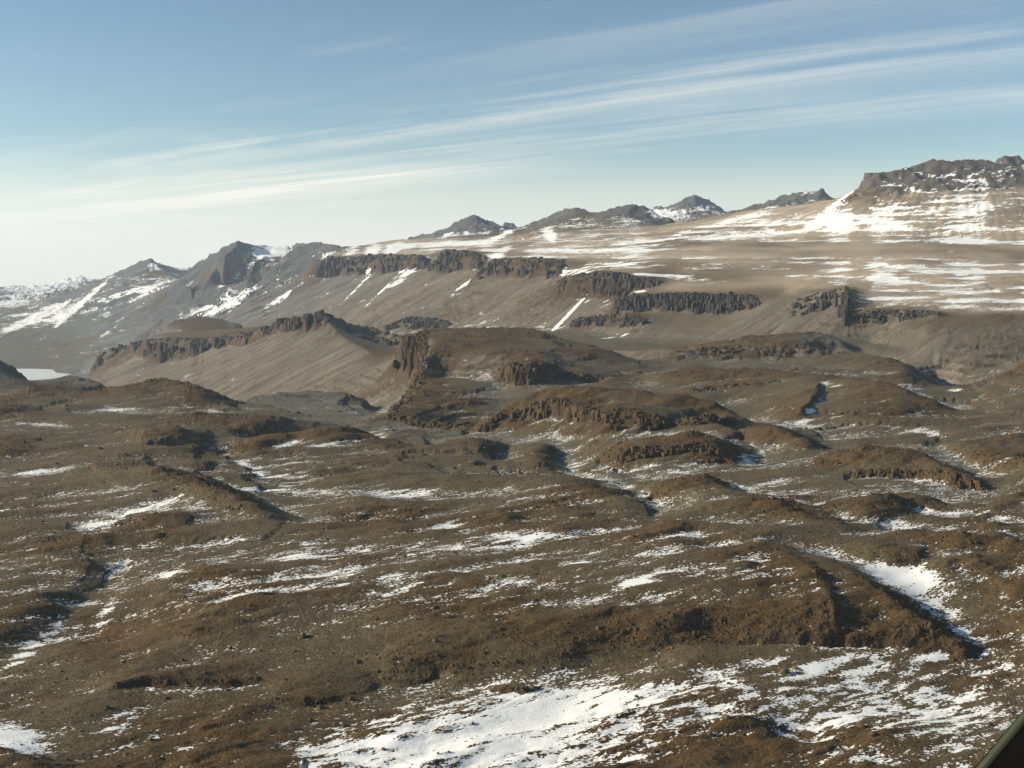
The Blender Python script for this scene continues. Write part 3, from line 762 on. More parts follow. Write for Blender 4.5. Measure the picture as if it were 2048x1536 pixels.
def ground_detail(X, Y, want_hollow=False):
    """height and surface traits at any ground point"""
    s = np.log(Y); t = X / Y
    sl0 = bil(slope, s, t)
    cl0 = bil(cliff, s, t)
    # crenulated brinks: the ground plan is pushed in and out at column scale
    k = np.clip(Y / 3500.0, 0.25, 2.2)
    amp = np.clip((sl0 - 0.25) * 2.2, 0, 1)
    wx = wy = 0
    for wl, a, sd in ((150, 26, 1), (60, 13, 5), (24, 6.5, 9), (11, 3.2, 13), (5.5, 1.5, 15)):
        wl_k = wl
        g = np.clip(Y / (wl * 60.0), 0, 1) if wl >= 60 else np.clip(Y / 2200.0, 0.45, 1)
        wx = wx + a * g * perlin(X / wl_k, Y / wl_k, sd)
        wy = wy + a * g * perlin(X / wl_k + 31.7, Y / wl_k + 4.1, sd + 2)
    for wl, a, sd in ((420, 60, 21), (900, 90, 23)):
        g = np.clip((Y - 4500) / 5000.0, 0, 1)
        wx = wx + a * g * perlin(X / wl, Y / wl, sd)
        wy = wy + a * g * perlin(X / wl + 11.7, Y / wl + 6.1, sd + 2)
    Xw = X + wx * amp; Yw = np.maximum(Y + wy * amp, 525.0)
    s2 = np.log(Yw); t2 = Xw / Yw
    h = bil(H, s2, t2)
    sl = bil(slope, s2, t2)
    rel = bil(relief, s2, t2)
    rs = bil(relief_s, s2, t2)
    # benches: level treads and short steep risers in the layered rock
    T_ = np.clip(Y / 160.0, 6.0, 42.0)
    ph = (h + 7 * fbm(X, Y, 260, 3, 0.5, 33) + 0.12 * T_ * fbm(X, Y, 36, 3, 0.6, 35) * np.clip((5600 - Y) / 900, 0, 1)) / T_
    f_ = ph - np.floor(ph)
    q_ = np.clip((f_ - 0.66) / np.clip(0.075 + (Y - 4700) / 9000, 0.075, 0.26), 0, 1); q_ = q_ * q_ * (3 - 2 * q_)
    tm = np.maximum(np.clip((5600 - Y) / 900, 0, 1), 0.8 * bil(plate_grid, s2, t2))
    tm = tm * np.clip(0.22 + 1.2 * fbm(X, Y, 420, 2, 0.5, 37), 0, 0.8) * np.clip((0.7 - sl) / 0.3, 0, 1) * np.clip((Y - 700) / 1300, 0.3, 1)
    h = h + (0.45 * f_ + 0.55 * q_ - f_) * T_ * tm
    # loose ground: rolling, with a grain that runs from near left to far right
    ca, sa = math.cos(math.radians(24)), math.sin(math.radians(24))
    a = (X * ca + Y * sa) / 2.3; b = -X * sa + Y * ca
    near = np.clip((6500 - Y) / 2500, 0, 1)
    steep = np.clip((sl - 0.30) / 0.35, 0, 1)
    hollow = np.clip(-rel * 1.3 + 0.05, 0, 1) * np.clip((0.3 - sl) / 0.15, 0, 1)
    rocky = np.clip(0.45 + rel * 0.9 + 0.8 * fbm(X, Y, 260, 3, 0.5, 40) + steep * 0.3, 0.05, 1.2) * (1 - 0.85 * hollow)
    z = h + near * (1 - 0.5 * steep) * (6.0 * fbm(a, b, 120, 2, 0.5, 50) + (0.3 + rocky) * 4.3 * fbm(a, b, 46, 2, 0.55, 54))
    lump = fbm(a, b, 24, 3, 0.6, 60)
    z = z + near * (0.10 + 0.15 * (1 - hollow) + rocky) * 1.9 * lump
    # broken ledges where rock comes through
    led = perlin(a / 60, b / 26, 71) + 0.35 * perlin(a / 18, b / 9, 73)
    z = z + near * rocky * 2.2 * np.clip((led - 0.25) / 0.10, 0, 1)
    # runnels in the scree
    z = z + bil(streak, s2, t2) * np.clip((sl - 0.2) / 0.2, 0, 1) * np.clip((Y - 3300) / 1200, 0, 1) * 1.8 * np.clip(Y / 6000, 0.5, 4)
    # cliffs and far rock: rough
    rock = np.clip((sl - 0.55) / 0.35, 0, 1)
    z = z + rock * (3.5 * fbm(X, Y, 30, 3, 0.6, 80)) * np.clip(Y / 4000, 0.4, 2)
    far = np.clip((Y - 5500) / 5000, 0, 1)
    z = z + far * np.clip(sl * 2.2, 0.05, 1) * 9 * fbm(X, Y, 300, 4, 0.55, 90) * np.clip(Y / 12000, 0.3, 1.6)
    ridg = 0
    for wl, am, sd in ((560, 0.9, 95), (270, 0.7, 97), (130, 0.45, 99), (65, 0.3, 101)):
        ridg = ridg + am * (0.5 - np.abs(perlin(X / wl, Y / wl, sd)) * 2)
    z = z + np.clip((Y - 8000) / 4000, 0, 1) * np.clip(sl - 0.12, 0, 0.5) * 34 * ridg
    fr = bil(rough_far, s2, t2)
    z = z + fr * 110 * ridg * np.clip((Y - 9000) / 12000, 0.3, 1)
    return z, sl, rel, rs, rocky, rock, far if not want_hollow else hollow


Z, SL, REL, RS, ROCKY, ROCK, HOLLOW = ground_detail(X, Y, True)

# ------------------------------------------------------------------ colour and snow carried by the ground
U, V = project(X, Y, Z)
LABV = lab[np.clip(np.rint((Sv - S0) / (S1 - S0) * (NSc - 1)).astype(int), 0, NSc - 1),
           np.clip(np.rint((TT + TM) / (2 * TM) * (NTc - 1)).astype(int), 0, NTc - 1)]
STREAK = bil(streak, Sv, TT)
# true slope of the finished mesh
dXr, dYr, dZr = np.gradient(X, axis=0), np.gradient(Y, axis=0), np.gradient(Z, axis=0)
dXc, dYc, dZc = np.gradient(X, axis=1), np.gradient(Y, axis=1), np.gradient(Z, axis=1)
nx = dYr * dZc - dZr * dYc; ny = dZr * dXc - dXr * dZc; nz = dXr * dYc - dYr * dXc
nzn = np.abs(nz) / (np.sqrt(nx ** 2 + ny ** 2 + nz ** 2) + 1e-9)
TSL = np.sqrt(np.clip(1 - nzn ** 2, 0, 1)) / np.clip(nzn, 0.05, 1)


def lerp(a, b, f):
    return a + (b - a) * f[..., None]


def C(*c):
    return np.array(c, float)


regolith = C(0.106, 0.081, 0.045)
brownrock = C(0.088, 0.054, 0.023)
darkrock = C(0.070, 0.046, 0.028)
scree = C(0.132, 0.113, 0.086)
sand = C(0.375, 0.300, 0.218)
farrock = C(0.062, 0.059, 0.060)

col = np.broadcast_to(regolith, X.shape + (3,)).copy()
warm = blur(np.isin(LABV, [FORMS.index(k) for k in ('front_upland', 'near_basin', 'right_slope', 'central_mesa', 'right_upland')]) * 0.35, 8, 8)
col = lerp(col, brownrock, np.clip((ROCKY - 0.35) * 1.5 + warm + 0.35 * fbm(X, Y, 35, 3, 0.6, 120), 0, 1))
col = lerp(col, C(0.106, 0.094, 0.064), np.clip(HOLLOW * 1.2, 0, 1) * np.clip((Y - 1500) / 600, 0, 1))
scr = np.clip((SL - 0.18) / 0.18, 0, 1) * np.clip((Y - 3000) / 900, 0, 1)
col = lerp(col, scree * 1.0, scr)
col = lerp(col, C(0.118, 0.113, 0.104), scr * np.clip((Y - 8500) / 3000, 0, 1))
col *= (1 + 0.16 * STREAK * scr)[..., None]
plate = np.isin(LABV, [FORMS.index(k) for k in ('high_plateau',)]) * 1.0
plate = np.maximum(plate, (LABV == FORMS.index('valley_wall')) * np.clip((0.22 - SL) / 0.1, 0, 1) * np.clip((Y - 5300) / 300, 0, 1) * np.clip((Z - 150) / 80, 0, 1))
plate = blur(plate, 3, 3)
col = lerp(col, sand, plate * np.clip(0.75 + 0.6 * fbm(X, Y, 900, 4, 0.5, 130), 0, 1))
hi = np.isin(LABV, [FORMS.index(k) for k in ('far_range', 'white_peak', 'pyramid_mountain', 'shoulder_mountain', 'crown_mountain', 'twin_domes', 'castle_mountain', 'table_mountain', 'skyline_mesa')]) * 1.0
hi = blur(hi, 2, 2)
col = lerp(col, farrock, hi * np.clip((TSL - 0.42) / 0.3, 0, 1))
col = lerp(col, C(0.098, 0.080, 0.068), (LABV == FORMS.index('skyline_mesa')) * 0.8)
col = lerp(col, darkrock, np.clip((TSL - 0.55) / 0.4, 0, 1) * (1 - hi))
col *= (1 + 0.16 * fbm(X, Y, 14, 3, 0.6, 140) * np.clip(1 - Y / 5000, 0, 1) + 0.10 * fbm(X, Y, 300, 3, 0.5, 150))[..., None]
strat0 = perlin(Z / 13.0, X / 2600.0, 173)
col *= (1 + 0.22 * strat0 * plate)[..., None]
fl_ = np.clip((-14 - Z) / 16, 0, 1) * np.clip((0.22 - SL) / 0.1, 0, 1) * np.clip((Y - 1900) / 300, 0, 1) * np.clip((4700 - Y) / 300, 0, 1)
col = lerp(col, C(0.140, 0.126, 0.096), 0.85 * fl_)
col = col.clip(0.01, 0.9)

snow = np.full(X.shape, -0.41) - 0.09 * np.clip((Y - 1700) / 500, 0, 1) * np.clip((5000 - Y) / 500, 0, 1)
snow += -0.10 * np.clip(REL, -1.0, 1.0) - 0.25 * np.clip((TSL - 0.45) * 2, 0, 1)
snow += 0.10 * fbm(X, Y, 300, 2, 0.5, 160)
snow = np.where(Y > 3600, snow - 0.15 * np.clip((Y - 3600) / 600, 0, 1) * (1 - plate) * (1 - hi), snow)
snow += plate * (0.20 + 0.10 * fbm(X, Y, 1500, 2, 0.5, 165))
snow += hi * (0.14 - 0.55 * np.clip((TSL - 0.40) * 2.0, 0, 1))
wz_ = Z + 5 * perlin(X / 700, Y / 700, 170)
strata = perlin(wz_ / 15.0, X / 1900.0 + Y / 2500 + Z / 90, 171) + 0.6 * perlin(wz_ / 6.5, X / 1300.0 - Y / 1900 + Z / 60, 172)
layered = plate + 0.6 * hi
snow += layered * 0.36 * strata
snow += hi * 0.11 * STREAK
snow += (LABV == FORMS.index('skyline_mesa')) * (0.24 + 0.32 * fbm(X, Y, 60, 3, 0.75, 190))
BR = [  # photo column, row, half width, half height, turn (deg), amount: where drifts lie
    (900, 1495, 340, 62, -8, 0.95), (1120, 1415, 150, 30, -10, 0.7), (650, 1515, 60, 25, 0, 0.3),
    (1750, 1390, 220, 60, 10, 0.36), (1900, 1410, 130, 45, 5, 0.35), (1700, 1500, 240, 45, 15, 0.30),
    (1650, 1440, 110, 20, 5, 0.4), (1600, 1330, 330, 30, -2, 0.30), (1300, 1500, 280, 40, -8, 0.26), (1400, 1390, 260, 40, -4, 0.34), (850, 1420, 260, 26, -8, 0.26), (1950, 1500, 160, 50, 20, 0.26),
    (1820, 1160, 80, 24, 12, 0.8), (1860, 1205, 60, 14, 25, 0.3), (1960, 1290, 80, 14, 35, 0.45), (1900, 1330, 100, 40, 30, 0.2),
    (30, 1478, 70, 28, 15, 0.8), (240, 1445, 40, 16, -30, 0.6), (290, 1470, 40, 10, -30, 0.35),
    (210, 1230, 55, 12, -55, 0.55), (50, 1310, 90, 12, -38, 0.55), (110, 1245, 50, 10, -40, 0.3),
    (235, 1130, 40, 10, -15, 0.45), (350, 1150, 40, 9, -5, 0.45), (470, 1078, 50, 7, -5, 0.48), (430, 1210, 120, 18, -15, 0.15),
    (250, 1030, 95, 11, -18, 0.62), (420, 1020, 50, 6, 0, 0.35), (25, 1135, 50, 6, -5, 0.4),
    (60, 945, 70, 6, -4, 0.34), (590, 1115, 50, 8, -8, 0.5), (720, 1160, 60, 10, -8, 0.4), (620, 1090, 30, 8, -5, 0.3),
    (1000, 1085, 220, 14, -8, 0.32), (890, 1050, 30, 8, -5, 0.55), (1050, 1075, 50, 9, -10, 0.55), (700, 1120, 320, 60, -8, 0.13),
    (1000, 1150, 420, 60, -6, 0.14), (1280, 1160, 50, 10, -10, 0.5), (1150, 1128, 30, 6, -5, 0.5), (1350, 1080, 60, 16, -15, 0.25),
    (1300, 1170, 240, 30, -10, 0.14), (880, 1190, 260, 40, -8, 0.12),
    (560, 980, 90, 7, 2, 0.55), (500, 940, 70, 12, 20, 0.4), (600, 940, 60, 20, -10, 0.3), (570, 890, 50, 10, -20, 0.5), (680, 885, 90, 6, -8, 0.5), (760, 862, 25, 6, -15, 0.5),
    (830, 985, 90, 8, -2, 0.36), (1000, 972, 60, 6, 0, 0.2),
    (220, 818, 35, 3, 2, 0.5), (55, 846, 35, 3, 0, 0.6), (110, 852, 28, 4, 0, 0.4), (395, 821, 30, 3, 2, 0.45), (150, 797, 20, 4, -10, 0.4),
    (1280, 935, 110, 9, -4, 0.34), (1345, 942, 30, 5, 0, 0.4), (1495, 915, 24, 10, 10, 0.55), (1170, 933, 25, 6, 0, 0.3),
    (1620, 820, 26, 12, -50, 0.6), (1665, 770, 30, 6, 5, 0.45), (1540, 815, 60, 10, 5, 0.26), (1640, 850, 60, 12, -10, 0.25),
    (1860, 870, 80, 9, 8, 0.36), (1450, 990, 140, 30, 0, 0.10), (1580, 960, 60, 10, 0, 0.2), (1840, 960, 90, 7, 3, 0.36),
    (1600, 1000, 80, 22, 8, 0.18), (1790, 1045, 60, 9, 25, 0.3), (1960, 1030, 90, 10, 8, 0.32), (1800, 1020, 200, 25, 5, 0.10),
    (1908, 780, 22, 4, 0, 0.9), (1890, 655, 16, 14, 30, 0.5), (1570, 610, 30, 25, -20, 0.35),
    # plateau
    (1700, 452, 85, 12, 2, 1.0), (1655, 425, 60, 7, -38, 0.9), (1740, 440, 60, 8, 10, 0.7), (1960, 484, 140, 4, 1, 0.8), (1700, 484, 120, 4, 0, 0.5), (1960, 455, 120, 5, 1, 0.6), (1980, 425, 100, 7, -3, 0.45), (1900, 400, 120, 6, -5, 0.3), (2040, 390, 60, 8, -8, 0.35),
    (1830, 440, 40, 5, -3, 0.6), (1500, 470, 130, 6, -3, 0.5), (1320, 480, 60, 7, -14, 0.6), (1500, 430, 60, 6, -14, 0.5), (1600, 445, 110, 8, -4, 0.3),
    (1340, 553, 80, 6, 3, 0.7), (1150, 545, 60, 5, -5, 0.6), (1180, 535, 70, 4, -6, 0.4), (1000, 505, 30, 8, -30, 0.7), (1060, 515, 70, 3, 1, 0.7), (1125, 535, 10, 20, 10, 0.6), (1240, 500, 130, 14, -4, 0.25), (1420, 540, 180, 25, 0, 0.12),
    (1300, 583, 60, 2, 0, 0.6), (1440, 583, 60, 2, 0, 0.6), (1700, 605, 12, 26, 15, 0.8), (1730, 618, 40, 3, -8, 0.6), (1690, 538, 60, 4, -4, 0.5), (1850, 576, 110, 6, -2, 0.5), (1960, 604, 100, 5, -2, 0.6), (1820, 532, 130, 5, 2, 0.5), (1950, 530, 100, 4, 2, 0.4), (2000, 575, 60, 8, 0, 0.3), (1860, 545, 120, 6, 0, 0.32), (1780, 550, 90, 3, -2, 0.5), (1910, 553, 120, 3, 1, 0.45), (2010, 546, 60, 4, 0, 0.5), (1880, 591, 150, 3, -3, 0.5), (1780, 562, 80, 3, 3, 0.4), (1640, 552, 90, 3, -2, 0.4), (2010, 418, 80, 18, 0, 0.25), (1125, 640, 40, 2.2, -47, 0.9), (1175, 575, 30, 2.2, -50, 0.7), (905, 590, 60, 2, -42, 0.5), (700, 590, 60, 2, -45, 0.5),
    (820, 540, 55, 9, -38, 0.85), (655, 507, 22, 7, -20, 0.8), (700, 505, 20, 8, -25, 0.8), (745, 502, 16, 10, -45, 0.8), (785, 500, 20, 8, -40, 0.6), (935, 487, 30, 4, -5, 0.7), (840, 490, 120, 5, -2, 0.4), (960, 520, 10, 30, 35, 0.4),
    (600, 570, 70, 3, -40, 0.9), (560, 595, 50, 3, -38, 0.6), (1160, 605, 60, 2.4, -47, 1.0), (945, 560, 60, 3, -35, 0.6), (745, 600, 90, 2, -45, 0.35), (690, 545, 12, 3, -45, 0.7), (735, 540, 14, 5, -40, 0.8), (1185, 590, 25, 3, -50, 0.5),
    (470, 600, 60, 7, -33, 0.95), (480, 545, 60, 9, -38, 0.7), (540, 505, 28, 12, -35, 1.4), (575, 500, 25, 14, 0, 0.9), (512, 496, 13, 14, 40, 1.2), (430, 610, 60, 16, -30, 0.35),
    (165, 605, 75, 4, -42, 1.0), (240, 590, 55, 5, -18, 0.9), (60, 640, 90, 8, -25, 0.9), (40, 600, 80, 14, -12, 0.7), (130, 625, 40, 8, -30, 0.5), (290, 585, 30, 6, -30, 0.7), (310, 532, 16, 7, 10, 1.0), (80, 570, 100, 12, -5, 0.6), (160, 556, 60, 8, -5, 0.6), (370, 537, 25, 4, 0, 0.6), (225, 655, 90, 5, -40, 0.25),
    (835, 500, 0.1, 0.1, 0, 0.0), (900, 465, 20, 4, -30, 0.7), (1005, 455, 22, 6, 30, 0.4), (1340, 428, 40, 10, 5, 0.9), (1390, 415, 30, 6, 0, 0.8), (1430, 420, 26, 8, 15, 0.8), (1310, 425, 16, 10, 40, 0.6), (1620, 386, 40, 4, 0, 0.4),
    (1880, 345, 160, 22, -3, 0.16), (2030, 318, 30, 12, 0, 0.9), (1735, 372, 22, 4, 10, 0.5), (1690, 395, 20, 5, -35, 0.6), (1005, 470, 40, 4, -25, 0.5), (1100, 470, 14, 8, 50, 0.6),
    (590, 775, 0.1, 0.1, 0, 0), (635, 760, 30, 2, -18, 0.4),
]
ka_ = np.clip(Y / 1500.0, 0.6, 8.0)
ka_ = 2.0 ** np.round(np.log2(ka_))
rx_ = X * math.cos(0.5) + Y * math.sin(0.5); ry_ = -X * math.sin(0.5) + Y * math.cos(0.5)
BRK = perlin(rx_ / (60 * ka_), ry_ / (17 * ka_), 181) + 0.6 * perlin(rx_ / (26 * ka_), ry_ / (9 * ka_), 183)
bf_ = np.clip((Y - 3800) / 800, 0, 1)
Xr_ = X * 0.96 + Y * 0.28 + 260 * perlin(X / 700, Y / 500, 191); Yr_ = Y * 0.97 - X * 0.06 + 60 * perlin(X / 500, Y / 300, 193)
BRK = BRK * (1 - bf_) + bf_ * (perlin(Xr_ / 900, Yr_ / 140, 185) + 0.6 * perlin(Xr_ / 370, Yr_ / 66, 187))
for (bu, bv, ru, rv, ro, am) in BR:
    if am == 0:
        continue
    c_, s_ = math.cos(math.radians(ro)), math.sin(math.radians(ro))
    R = max(ru, rv) * 1.8
    m = (np.abs(U - bu) < R) & (np.abs(V - bv) < R)
    du, dvv = U[m] - bu, V[m] - bv
    p = (du * c_ + dvv * s_) / ru; q_ = (-du * s_ + dvv * c_) / rv
    brk = np.where(Y[m] > 9000, 1.5, 0.62 + 1.0 * BRK[m]) if am < 0.7 else 0.9 + 0.5 * BRK[m]
    snow[m] += am * brk * np.exp(-(p * p + q_ * q_) ** 1.2 * 0.9)
DARK = [(1180, 1290, 380, 55, 0, 0.30), (620, 1320, 160, 60, 5, 0.12), (480, 1520, 120, 45, 0, 0.3), (1500, 1235, 260, 25, 0, 0.1), (300, 1350, 200, 80, 0, 0.05), (1450, 1510, 120, 30, -10, 0.35), (1720, 1470, 60, 25, -10, 0.3), (1530, 600, 200, 60, 5, 0.5), (1750, 500, 300, 14, 1, 0.45), (1500, 505, 120, 12, 0, 0.3)]
for (bu, bv, ru, rv, ro, am) in DARK:
    c_, s_ = math.cos(math.radians(ro)), math.sin(math.radians(ro))
    du, dvv = U - bu, V - bv
    p = (du * c_ + dvv * s_) / ru; q_ = (-du * s_ + dvv * c_) / rv
    snow -= am * np.exp(-(p * p + q_ * q_) ** 1.5 * 0.9)
micro = Z - blur(Z, 5, 5)
snow -= np.clip(micro / (0.6 + Y / 2500) * 0.16, -0.22, 0.22)
snow = np.where(LABV == FORMS.index('far_range'), snow - 0.12, snow)
snow = snow.clip(-1, 1.4)
farw = np.clip((Y - 4200) / 1800, 0, 1)
# drifts smooth over the stones and stand a little proud
drift = np.clip((snow - 0.05) / 0.4, 0, 1) * np.clip((3500 - Y) / 500, 0, 1)
Z = Z + drift * (0.7 * (blur(Z, 4, 4) - Z) + 0.45)


# ------------------------------------------------------------------ materials
def ground_material():
    m = bpy.data.materials.new('ground_rock_and_snow')
    m.use_nodes = True
    nt = m.node_tree
    nt.nodes.clear()
    out = node(nt, 'ShaderNodeOutputMaterial')
    bs = node(nt, 'ShaderNodeBsdfPrincipled')
    bs.inputs['Roughness'].default_value = 0.92
    bs.inputs['Specular IOR Level'].default_value = 0.15
    nt.links.new(bs.outputs[0], out.inputs[0])
    ac = node(nt, 'ShaderNodeAttribute', attribute_name='rock_colour')
    asn = node(nt, 'ShaderNodeAttribute', attribute_name='snow_depth')
    afw = node(nt, 'ShaderNodeAttribute', attribute_name='broad_grain')
    geo = node(nt, 'ShaderNodeNewGeometry')
    pos = geo.outputs['Position']

    def nz(scale, rot, detail, rough, dist=0.0):
        mp = node(nt, 'ShaderNodeMapping', vector_type='TEXTURE')
        mp.inputs['Rotation'].default_value = (0, 0, math.radians(rot))
        mp.inputs['Scale'].default_value = scale
        nt.links.new(pos, mp.inputs[0])
        n = node(nt, 'ShaderNodeTexNoise')
        n.inputs['Scale'].default_value = 1.0
        n.inputs['Detail'].default_value = detail
        n.inputs['Roughness'].default_value = rough
        n.inputs['Distortion'].default_value = dist
        nt.links.new(mp.outputs[0], n.inputs['Vector'])
        return n.outputs['Fac']
    a0 = nz((110, 22, 40), 33, 2, 0.5)
    a = nz((19, 6.5, 9), 31, 3, 0.65)
    b = nz((4.2, 2.2, 3.0), 26, 2, 0.6)
    c = math_node(nt, 'ADD', math_node(nt, 'MULTIPLY', nz((420, 70, 40), 4, 4, 0.6), 0.48), math_node(nt, 'MULTIPLY', nz((70, 22, 26), 8, 4, 0.7), 0.52))
    near = math_node(nt, 'ADD', math_node(nt, 'MULTIPLY', a, 0.34), math_node(nt, 'MULTIPLY', b, 0.48))
    near = math_node(nt, 'ADD', near, math_node(nt, 'MULTIPLY', a0, 0.20))
    mixn = node(nt, 'ShaderNodeMix')
    nt.links.new(afw.outputs['Fac'], mixn.inputs[0])
    nt.links.new(near, mixn.inputs[2])
    nt.links.new(c, mixn.inputs[3])
    n = math_node(nt, 'MULTIPLY', math_node(nt, 'SUBTRACT', mixn.outputs[0], 0.5), 5.4)
    s = math_node(nt, 'ADD', n, math_node(nt, 'MULTIPLY', asn.outputs['Fac'], 1.6))
    mask = smooth(nt, s, -0.01, 0.05)
    # rock grain
    g1 = nz((9, 6, 7), 20, 6, 0.7)
    g2 = nz((1.6, 1.6, 1.6), 0, 4, 0.65)
    gm = math_node(nt, 'ADD', math_node(nt, 'MULTIPLY', g1, 1.1), math_node(nt, 'MULTIPLY', g2, 0.9))
    vmap = node(nt, 'ShaderNodeMapping', vector_type='TEXTURE')
    vmap.inputs['Scale'].default_value = (2.6, 2.2, 2.2)
    nt.links.new(pos, vmap.inputs[0])
    vor = node(nt, 'ShaderNodeTexVoronoi')
    vor.inputs['Scale'].default_value = 1.0
    nt.links.new(vmap.outputs[0], vor.inputs['Vector'])
    sepc = node(nt, 'ShaderNodeSeparateColor')
    nt.links.new(vor.outputs['Color'], sepc.inputs[0])
    gm = math_node(nt, 'MULTIPLY_ADD', math_node(nt, 'SUBTRACT', gm, 1.0), 1.2, 1.0)
    gm = math_node(nt, 'MULTIPLY', gm, math_node(nt, 'MULTIPLY_ADD', sepc.outputs[0], 0.55, 0.74))
    gm = math_node(nt, 'MAXIMUM', gm, 0.25)
    rock = node(nt, 'ShaderNodeVectorMath', operation='SCALE')
    nt.links.new(ac.outputs['Color'], rock.inputs[0])
    nt.links.new(gm, rock.inputs['Scale'])
    colr = mixcol(nt, mask, rock.outputs[0], (0.84, 0.84, 0.82))
    nt.links.new(colr, bs.inputs['Base Color'])
    bp = node(nt, 'ShaderNodeBump')
    bp.inputs['Strength'].default_value = 0.8
    hgt = math_node(nt, 'ADD', math_node(nt, 'MULTIPLY', g1, 2.8), math_node(nt, 'MULTIPLY', g2, 1.0))
    hgt = math_node(nt, 'SUBTRACT', hgt, math_node(nt, 'MULTIPLY', vor.outputs['Distance'], 0.7))
    hgt = math_node(nt, 'MULTIPLY', hgt, math_node(nt, 'SUBTRACT', 1.0, math_node(nt, 'MULTIPLY', mask, 0.75)))
    bp.inputs['Distance'].default_value = 1.0
    nt.links.new(hgt, bp.inputs['Height'])
    nt.links.new(bp.outputs[0], bs.inputs['Normal'])
    return m


GROUND = ground_material()

# ------------------------------------------------------------------ cut the land into its landforms
INFO = {
    'near_basin': ('ground', 'stony basin floor with broad white snow drifts below the broken brown scarp'),
    'front_upland': ('hill', 'broad brown upland streaked with thin snow above a broken rock scarp'),
    'right_slope': ('slope', 'snow flecked slope and hollow beside the broad streaked upland'),
    'long_ridge': ('ridge', 'smooth olive ridge with a pointed crest and shaded eastern side'),
    'right_hills': ('hill', 'low brown hills with crumbling ledges and snow lines in their hollows'),
    'block_hill': ('hill', 'short hill with columnar rock face and a deeply shaded snowy end'),
    'round_hill': ('hill', 'small rounded brown hill with black shaded end beside columnar hill'),
    'crag_ridge': ('ridge', 'brown ridge with ribbed crags above an olive gravel slope'),
    'twin_knolls': ('hill', 'two brown knolls with dark curved hollows beside a grey gravel basin'),
    'banded_ridge': ('ridge', 'low brown banded ridge of rock ledges between snow flecked flats'),
    'left_upland': ('hill', 'rolling olive brown upland with scattered drifts and a dark gully'),
    'left_knolls': ('hill', 'rounded dark knolls standing at the brink of the deep valley'),
    'ravine': ('valley', 'deep grey scree ravine between the rounded knolls and central mesa'),
    'middle_ridge': ('ridge', 'dark peaked ridge with a cliff band over smooth grey scree'),
    'central_mesa': ('mesa', 'stepped reddish brown mesa with tall columnar cliffs'),
    'right_upland': ('hill', 'reddish brown upland cut by a short snow filled gully'),
    'long_mesa': ('mesa', 'long low mesa with a row of rock columns along its front'),
    'corner_hills': ('hill', 'smooth brown hills above a pale gravel pass'),
    'valley_wall': ('cliff', 'long valley wall of dark columnar cliffs over grey scree chutes'),
    'valley_floor': ('valley', 'hazy grey valley floor around the frozen lake'),
    'shoulder_mountain': ('mountain', 'dark broad shouldered mountain with snow strips right of the pyramid peak'),
    'pyramid_mountain': ('mountain', 'dark pyramid shaped mountain with a snowfield on its right shoulder'),
    'white_peak': ('mountain', 'sharp far peak with a white snow patch under its summit'),
    'far_range': ('mountain', 'pale snowy range fading out beyond the frozen lake valley'),
    'crown_mountain': ('mountain', 'lone craggy grey mountain with blunt crown beyond the plateau'),
    'twin_domes': ('mountain', 'two dark dome shaped mountains joined by a saddle on the plateau'),
    'castle_mountain': ('mountain', 'far castle shaped peak rising from white snowfields'),
    'table_mountain': ('mountain', 'pale far table mountain with ribbed cliffs and small white tip'),
    'high_plateau': ('plateau', 'tan high plateau striped with long white snow bands'),
    'skyline_mesa': ('mesa', 'great snow dusted mesa with blunt cliff end on the skyline'),
}


def region_mesh(name, facemask, Xa, Ya, Za, cola, snowa, farwa, mat):
    nr, nc = Xa.shape
    vid = np.arange(nr * nc).reshape(nr, nc)
    quads = np.stack([vid[:-1, :-1], vid[:-1, 1:], vid[1:, 1:], vid[1:, :-1]], -1)[facemask]
    used = np.zeros(nr * nc, bool); used[quads.ravel()] = True
    remap = np.cumsum(used) - 1
    q = remap[quads]
    co = np.stack([Xa.ravel()[used], Ya.ravel()[used], Za.ravel()[used]], 1)
    me = bpy.data.meshes.new(name)
    me.vertices.add(len(co))
    me.vertices.foreach_set('co', co.astype(np.float32).ravel())
    n = len(q)
    me.loops.add(n * 4)
    me.loops.foreach_set('vertex_index', q.astype(np.int32).ravel())
    me.polygons.add(n)
    me.polygons.foreach_set('loop_start', np.arange(0, n * 4, 4, dtype=np.int32))
    me.polygons.foreach_set('loop_total', np.full(n, 4, np.int32))
    me.polygons.foreach_set('use_smooth', np.ones(n, bool))
    me.update(calc_edges=True)
    if cola is not None:
        ca = me.attributes.new('rock_colour', 'FLOAT_COLOR', 'POINT')
        cc = np.concatenate([cola.reshape(-1, 3)[used], np.ones((len(co), 1))], 1)
        ca.data.foreach_set('color', cc.astype(np.float32).ravel())
        for nm, arr in (('snow_depth', snowa), ('broad_grain', farwa)):
            at = me.attributes.new(nm, 'FLOAT', 'POINT')
            at.data.foreach_set('value', arr.ravel()[used].astype(np.float32))
    me.materials.append(mat)
    o = bpy.data.objects.new(name, me)
    COL.objects.link(o)
    return o


